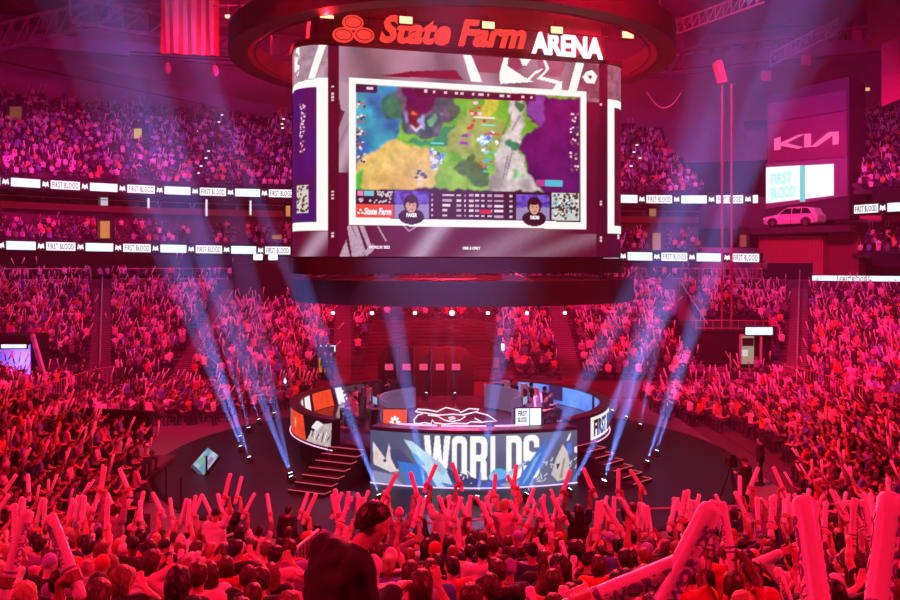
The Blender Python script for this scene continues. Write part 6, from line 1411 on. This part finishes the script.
# floor seats: left block beside the camera side, block behind the barrier, right block
fl1, fl2, fl3 = [], [], []
y = 22.8
while y < 34.6:
    x = -18.5
    while x < -9.9 - max(0, y - 26) * .26:
        fl1.append((x + nr.uniform(-.1, .1), y + nr.uniform(-.12, .12), .26 * max(0, math.floor((-x - 10.4) / .9) * .9), R(-72) + nr.uniform(-.35, .35))); x += .86
    y += .60
y = 42.6
while y < 50.6:
    x = -21.5
    while x < -8:
        if math.hypot(x, y - 36) > 13.6 and not (x < -19.3): fl2.append((x + nr.uniform(-.1, .1), y + nr.uniform(-.1, .1), .03 * (y - 42), face_to(x, y)))
        x += .58
    y += .82
y = 25.5
while y < 50.5:
    x = 11.6
    while x < 19.4:
        if math.hypot(x, y - 36) > 13.9 + (0 if y > 30 else .2): fl3.append((x + nr.uniform(-.12, .12), y + nr.uniform(-.1, .1), .09 * (x - 12), face_to(x, y)))
        x += .80
    y += .60
mb = MB()
for k in range(9): mb.box((-10.85 - .9 * k, 28.7, .13 * k * .9 + .0), (.9, 12.6, .26 * k * .9 + .02))
struct('left_riser_slab', mb, dark_conc)
mb = MB()
for k in range(9): mb.box((12.4 + .9 * k, 38, .04 * k), (.9, 25, .08 * k + .02))
struct('right_riser_slab', mb, dark_conc)
nsd = []
for i in range(9, NEARN):
    y0 = NEAR0 + i * .85; half = .5295 * (y0 + .3) + .75
    for k in range(6):
        for sg in (-1, 1):
            x = sg * (half + k * .62 + nr.uniform(-.08, .08))
            if abs(x) < 15.5: nsd.append((x, y0 + .17, near_ground(i), R(nr.uniform(-14, 14)) + math.atan2(x, 26) * .6))
mass('near_side_crowd', nsd, .04, 'crowd at both far ends of the near stand rows')
mass('bowl_crowd', low, .085, 'seated crowd filling the far and side bowl, lit red and pink')
mass('upper_crowd', mid + top_, .10, 'dim crowd in the middle and upper stands, lit magenta', weights=[8, .3, .15, .25, .2, 2.5, .1, .25, .1, .6, .2])
ww = [7, .8, .35, .4, .7, 3.0, .15, .4, .1, .3, .8]
mass('left_floor_crowd', fl1, .042, 'crowd in the left floor seats turned to the stage, arms and sticks out', lean=.12, weights=ww)
mass('far_floor_crowd', fl2, .05, 'crowd in the floor seats behind the black barrier', weights=ww)
mass('right_floor_crowd', fl3, .045, 'crowd in the floor seats right of the stage', weights=ww)
# ---------------------------------------------------------------- haze and light
w = bpy.data.worlds.new('arena_world'); sc.world = w; w.use_nodes = True
w.node_tree.nodes['Background'].inputs[0].default_value = (.20, .01, .07, 1); w.node_tree.nodes['Background'].inputs[1].default_value = .0
hz = bpy.data.materials.new('haze'); hz.use_nodes = True; nt = hz.node_tree; nt.nodes.remove(nt.nodes['Principled BSDF'])
vs = nt.nodes.new('ShaderNodeVolumeScatter'); vs.inputs['Color'].default_value = (.95, .92, 1.0, 1); vs.inputs['Density'].default_value = .0013; vs.inputs['Anisotropy'].default_value = .15
nt.links.new(vs.outputs['Volume'], nt.nodes['Material Output'].inputs['Volume'])
hb = obj('haze', MB().box((0, 61.5, 17.4), (149, 84, 34.9)), hz); tag(hb, 'thin stage haze filling the whole arena', 'haze', kind='stuff')
try: hz.cycles.homogeneous_volume = True
except Exception: pass
def spot(name, loc, target, col, watts, deg, blend=.6, rad=.5):
    l = bpy.data.lights.new(name, 'SPOT'); l.color = col; l.energy = watts; l.spot_size = R(deg); l.spot_blend = blend; l.shadow_soft_size = rad
    o = bpy.data.objects.new(name, l); COL.objects.link(o); o.location = loc; o.rotation_euler = (Vector(target) - Vector(loc)).to_track_quat('-Z', 'Y').to_euler(); return o
def point(name, loc, col, watts, rad=.2):
    l = bpy.data.lights.new(name, 'POINT'); l.color = col; l.energy = watts; l.shadow_soft_size = rad
    o = bpy.data.objects.new(name, l); COL.objects.link(o); o.location = loc; return o
RED, PINK, MAGENTA = (1, .007, .055), (1, .010, .18), (1, .007, .36)
FRONT = (1, .055, .18)
K = 1000
spot('crowd_wash', (0, 22, 16.4), (0, 10, 3.5), FRONT, 7.5 * K, 125, .5, 1.2)
spot('crowd_back_wash', (-24, 2, 24), (-4, 9, 4), RED, 46 * K, 80, .6, 1.0)
spot('crowd_back_wash', (24, 2, 24), (5, 9, 4), RED, 46 * K, 80, .6, 1.0)
spot('floor_seat_wash', (-4, 26, 22), (-15, 31, 1), RED, 25 * K, 70, .6, 1.0)
spot('floor_seat_wash', (4, 26, 24), (17, 38, 1), RED, 62 * K, 75, .6, 1.0)
spot('bowl_wash', (-9, 34, 30), (-22, 62, 3), PINK, 66 * K, 75, .5, 1.0)
spot('bowl_wash', (9, 34, 30), (22, 62, 3), PINK, 84 * K, 75, .5, 1.0)
spot('bowl_wash', (0, 50, 25), (0, 66, 4), RED, 9 * K, 75, .6, 1.0)
spot('upper_wash', (-13, 65.5, 32), (-26, 88, 18), MAGENTA, 5.5 * K, 120, .6, 1.0)
spot('upper_wash', (15, 65, 32), (26, 88, 18), MAGENTA, 4.6 * K, 120, .6, 1.0)
spot('roof_wash', (-30, 62, 16), (-36, 84, 34), MAGENTA, 5 * K, 120, .8, 1.0)
spot('roof_wash', (30, 62, 16), (34, 84, 34), MAGENTA, 4 * K, 120, .8, 1.0)
for p in STROBES: spot('strobe_beam', p + Vector((0, -.12, 0)), (p.x * .6, 5, 7), (1, .012, .025), 9 * K, 130, .9, .12)
for p, s_ in RED_LAMPS: spot('ring_lamp_beam', p + Vector((0, -.1, 0)), (p.x * .5, 8, 9.5), (1, .012, .04), 14 * K * s_, 26, .9, .08)
for p in MAG: spot('magenta_flood_beam', p + Vector((0, -.1, 0)), (-36, 78, 16), (1, .01, .30), 26 * K, 50, .7, .15)
spot('stage_wash', (0, 24, 20), (0, 37, 1.5), (.50, .33, 1.0), 60 * K, 30, .7, .6); spot('stage_back_wash', (0, 52, 16), (0, 37, 1.5), (.7, .25, .9), 14 * K, 32, .7, .6)
for p, d, s_ in BEAMS: spot('floor_beam', p, p + d * 10, (.15, .28, 1.0), 1300 * K * s_, 7.0, .35, .05)
point('rigging_glow_fill', (0, 36.5, 20.3), (1, .01, .03), 14 * K, .5)  # added light with no fixture, reddens the haze over the rigging
spot('violet_fill', (-22, 70, 33), (-26, 82, 10), (.30, .10, 1.0), 8 * K, 120, .7, 1.0)  # this and the next: added violet fill for the upper stands and haze
spot('violet_fill', (24, 66, 33), (26, 80, 8), (.30, .10, 1.0), 8 * K, 120, .7, 1.0)
point('ring_glow_fill', P(452, 314, 44.4), (1, .01, .03), 4 * K, .15)  # extra light added beside the centre lamp to strengthen its red glow
point('gate_violet', VIOLET, (.25, .15, 1.0), 260, .3)
spot('tower_wash', (20, 50, 22), (33, 77, 12), (1, .05, .25), 9 * K, 40, .7, .6)
sc.cycles.max_bounces = 4; sc.cycles.diffuse_bounces = 2; sc.cycles.glossy_bounces = 2; sc.cycles.volume_bounces = 0; sc.cycles.transmission_bounces = 2; sc.cycles.sample_clamp_indirect = 4
sc.view_settings.exposure = 0.0
# ---------------------------------------------------------------- camera and view
cam_d = bpy.data.cameras.new('camera'); cam_o = bpy.data.objects.new('camera', cam_d); COL.objects.link(cam_o)
cam_o.location = (0, 0, CAMZ); cam_o.rotation_euler = (R(90), 0, 0); cam_d.sensor_width = 36; cam_d.lens = 36 * FPX / 900
cam_d.shift_y = -(300 - HOR) / 900; cam_d.clip_end = 400; cam_d.clip_start = .05; sc.camera = cam_o
sc.view_settings.view_transform = 'Standard'; sc.view_settings.look = 'None'; sc.view_settings.gamma = 1; sc.view_settings.use_curve_mapping = False
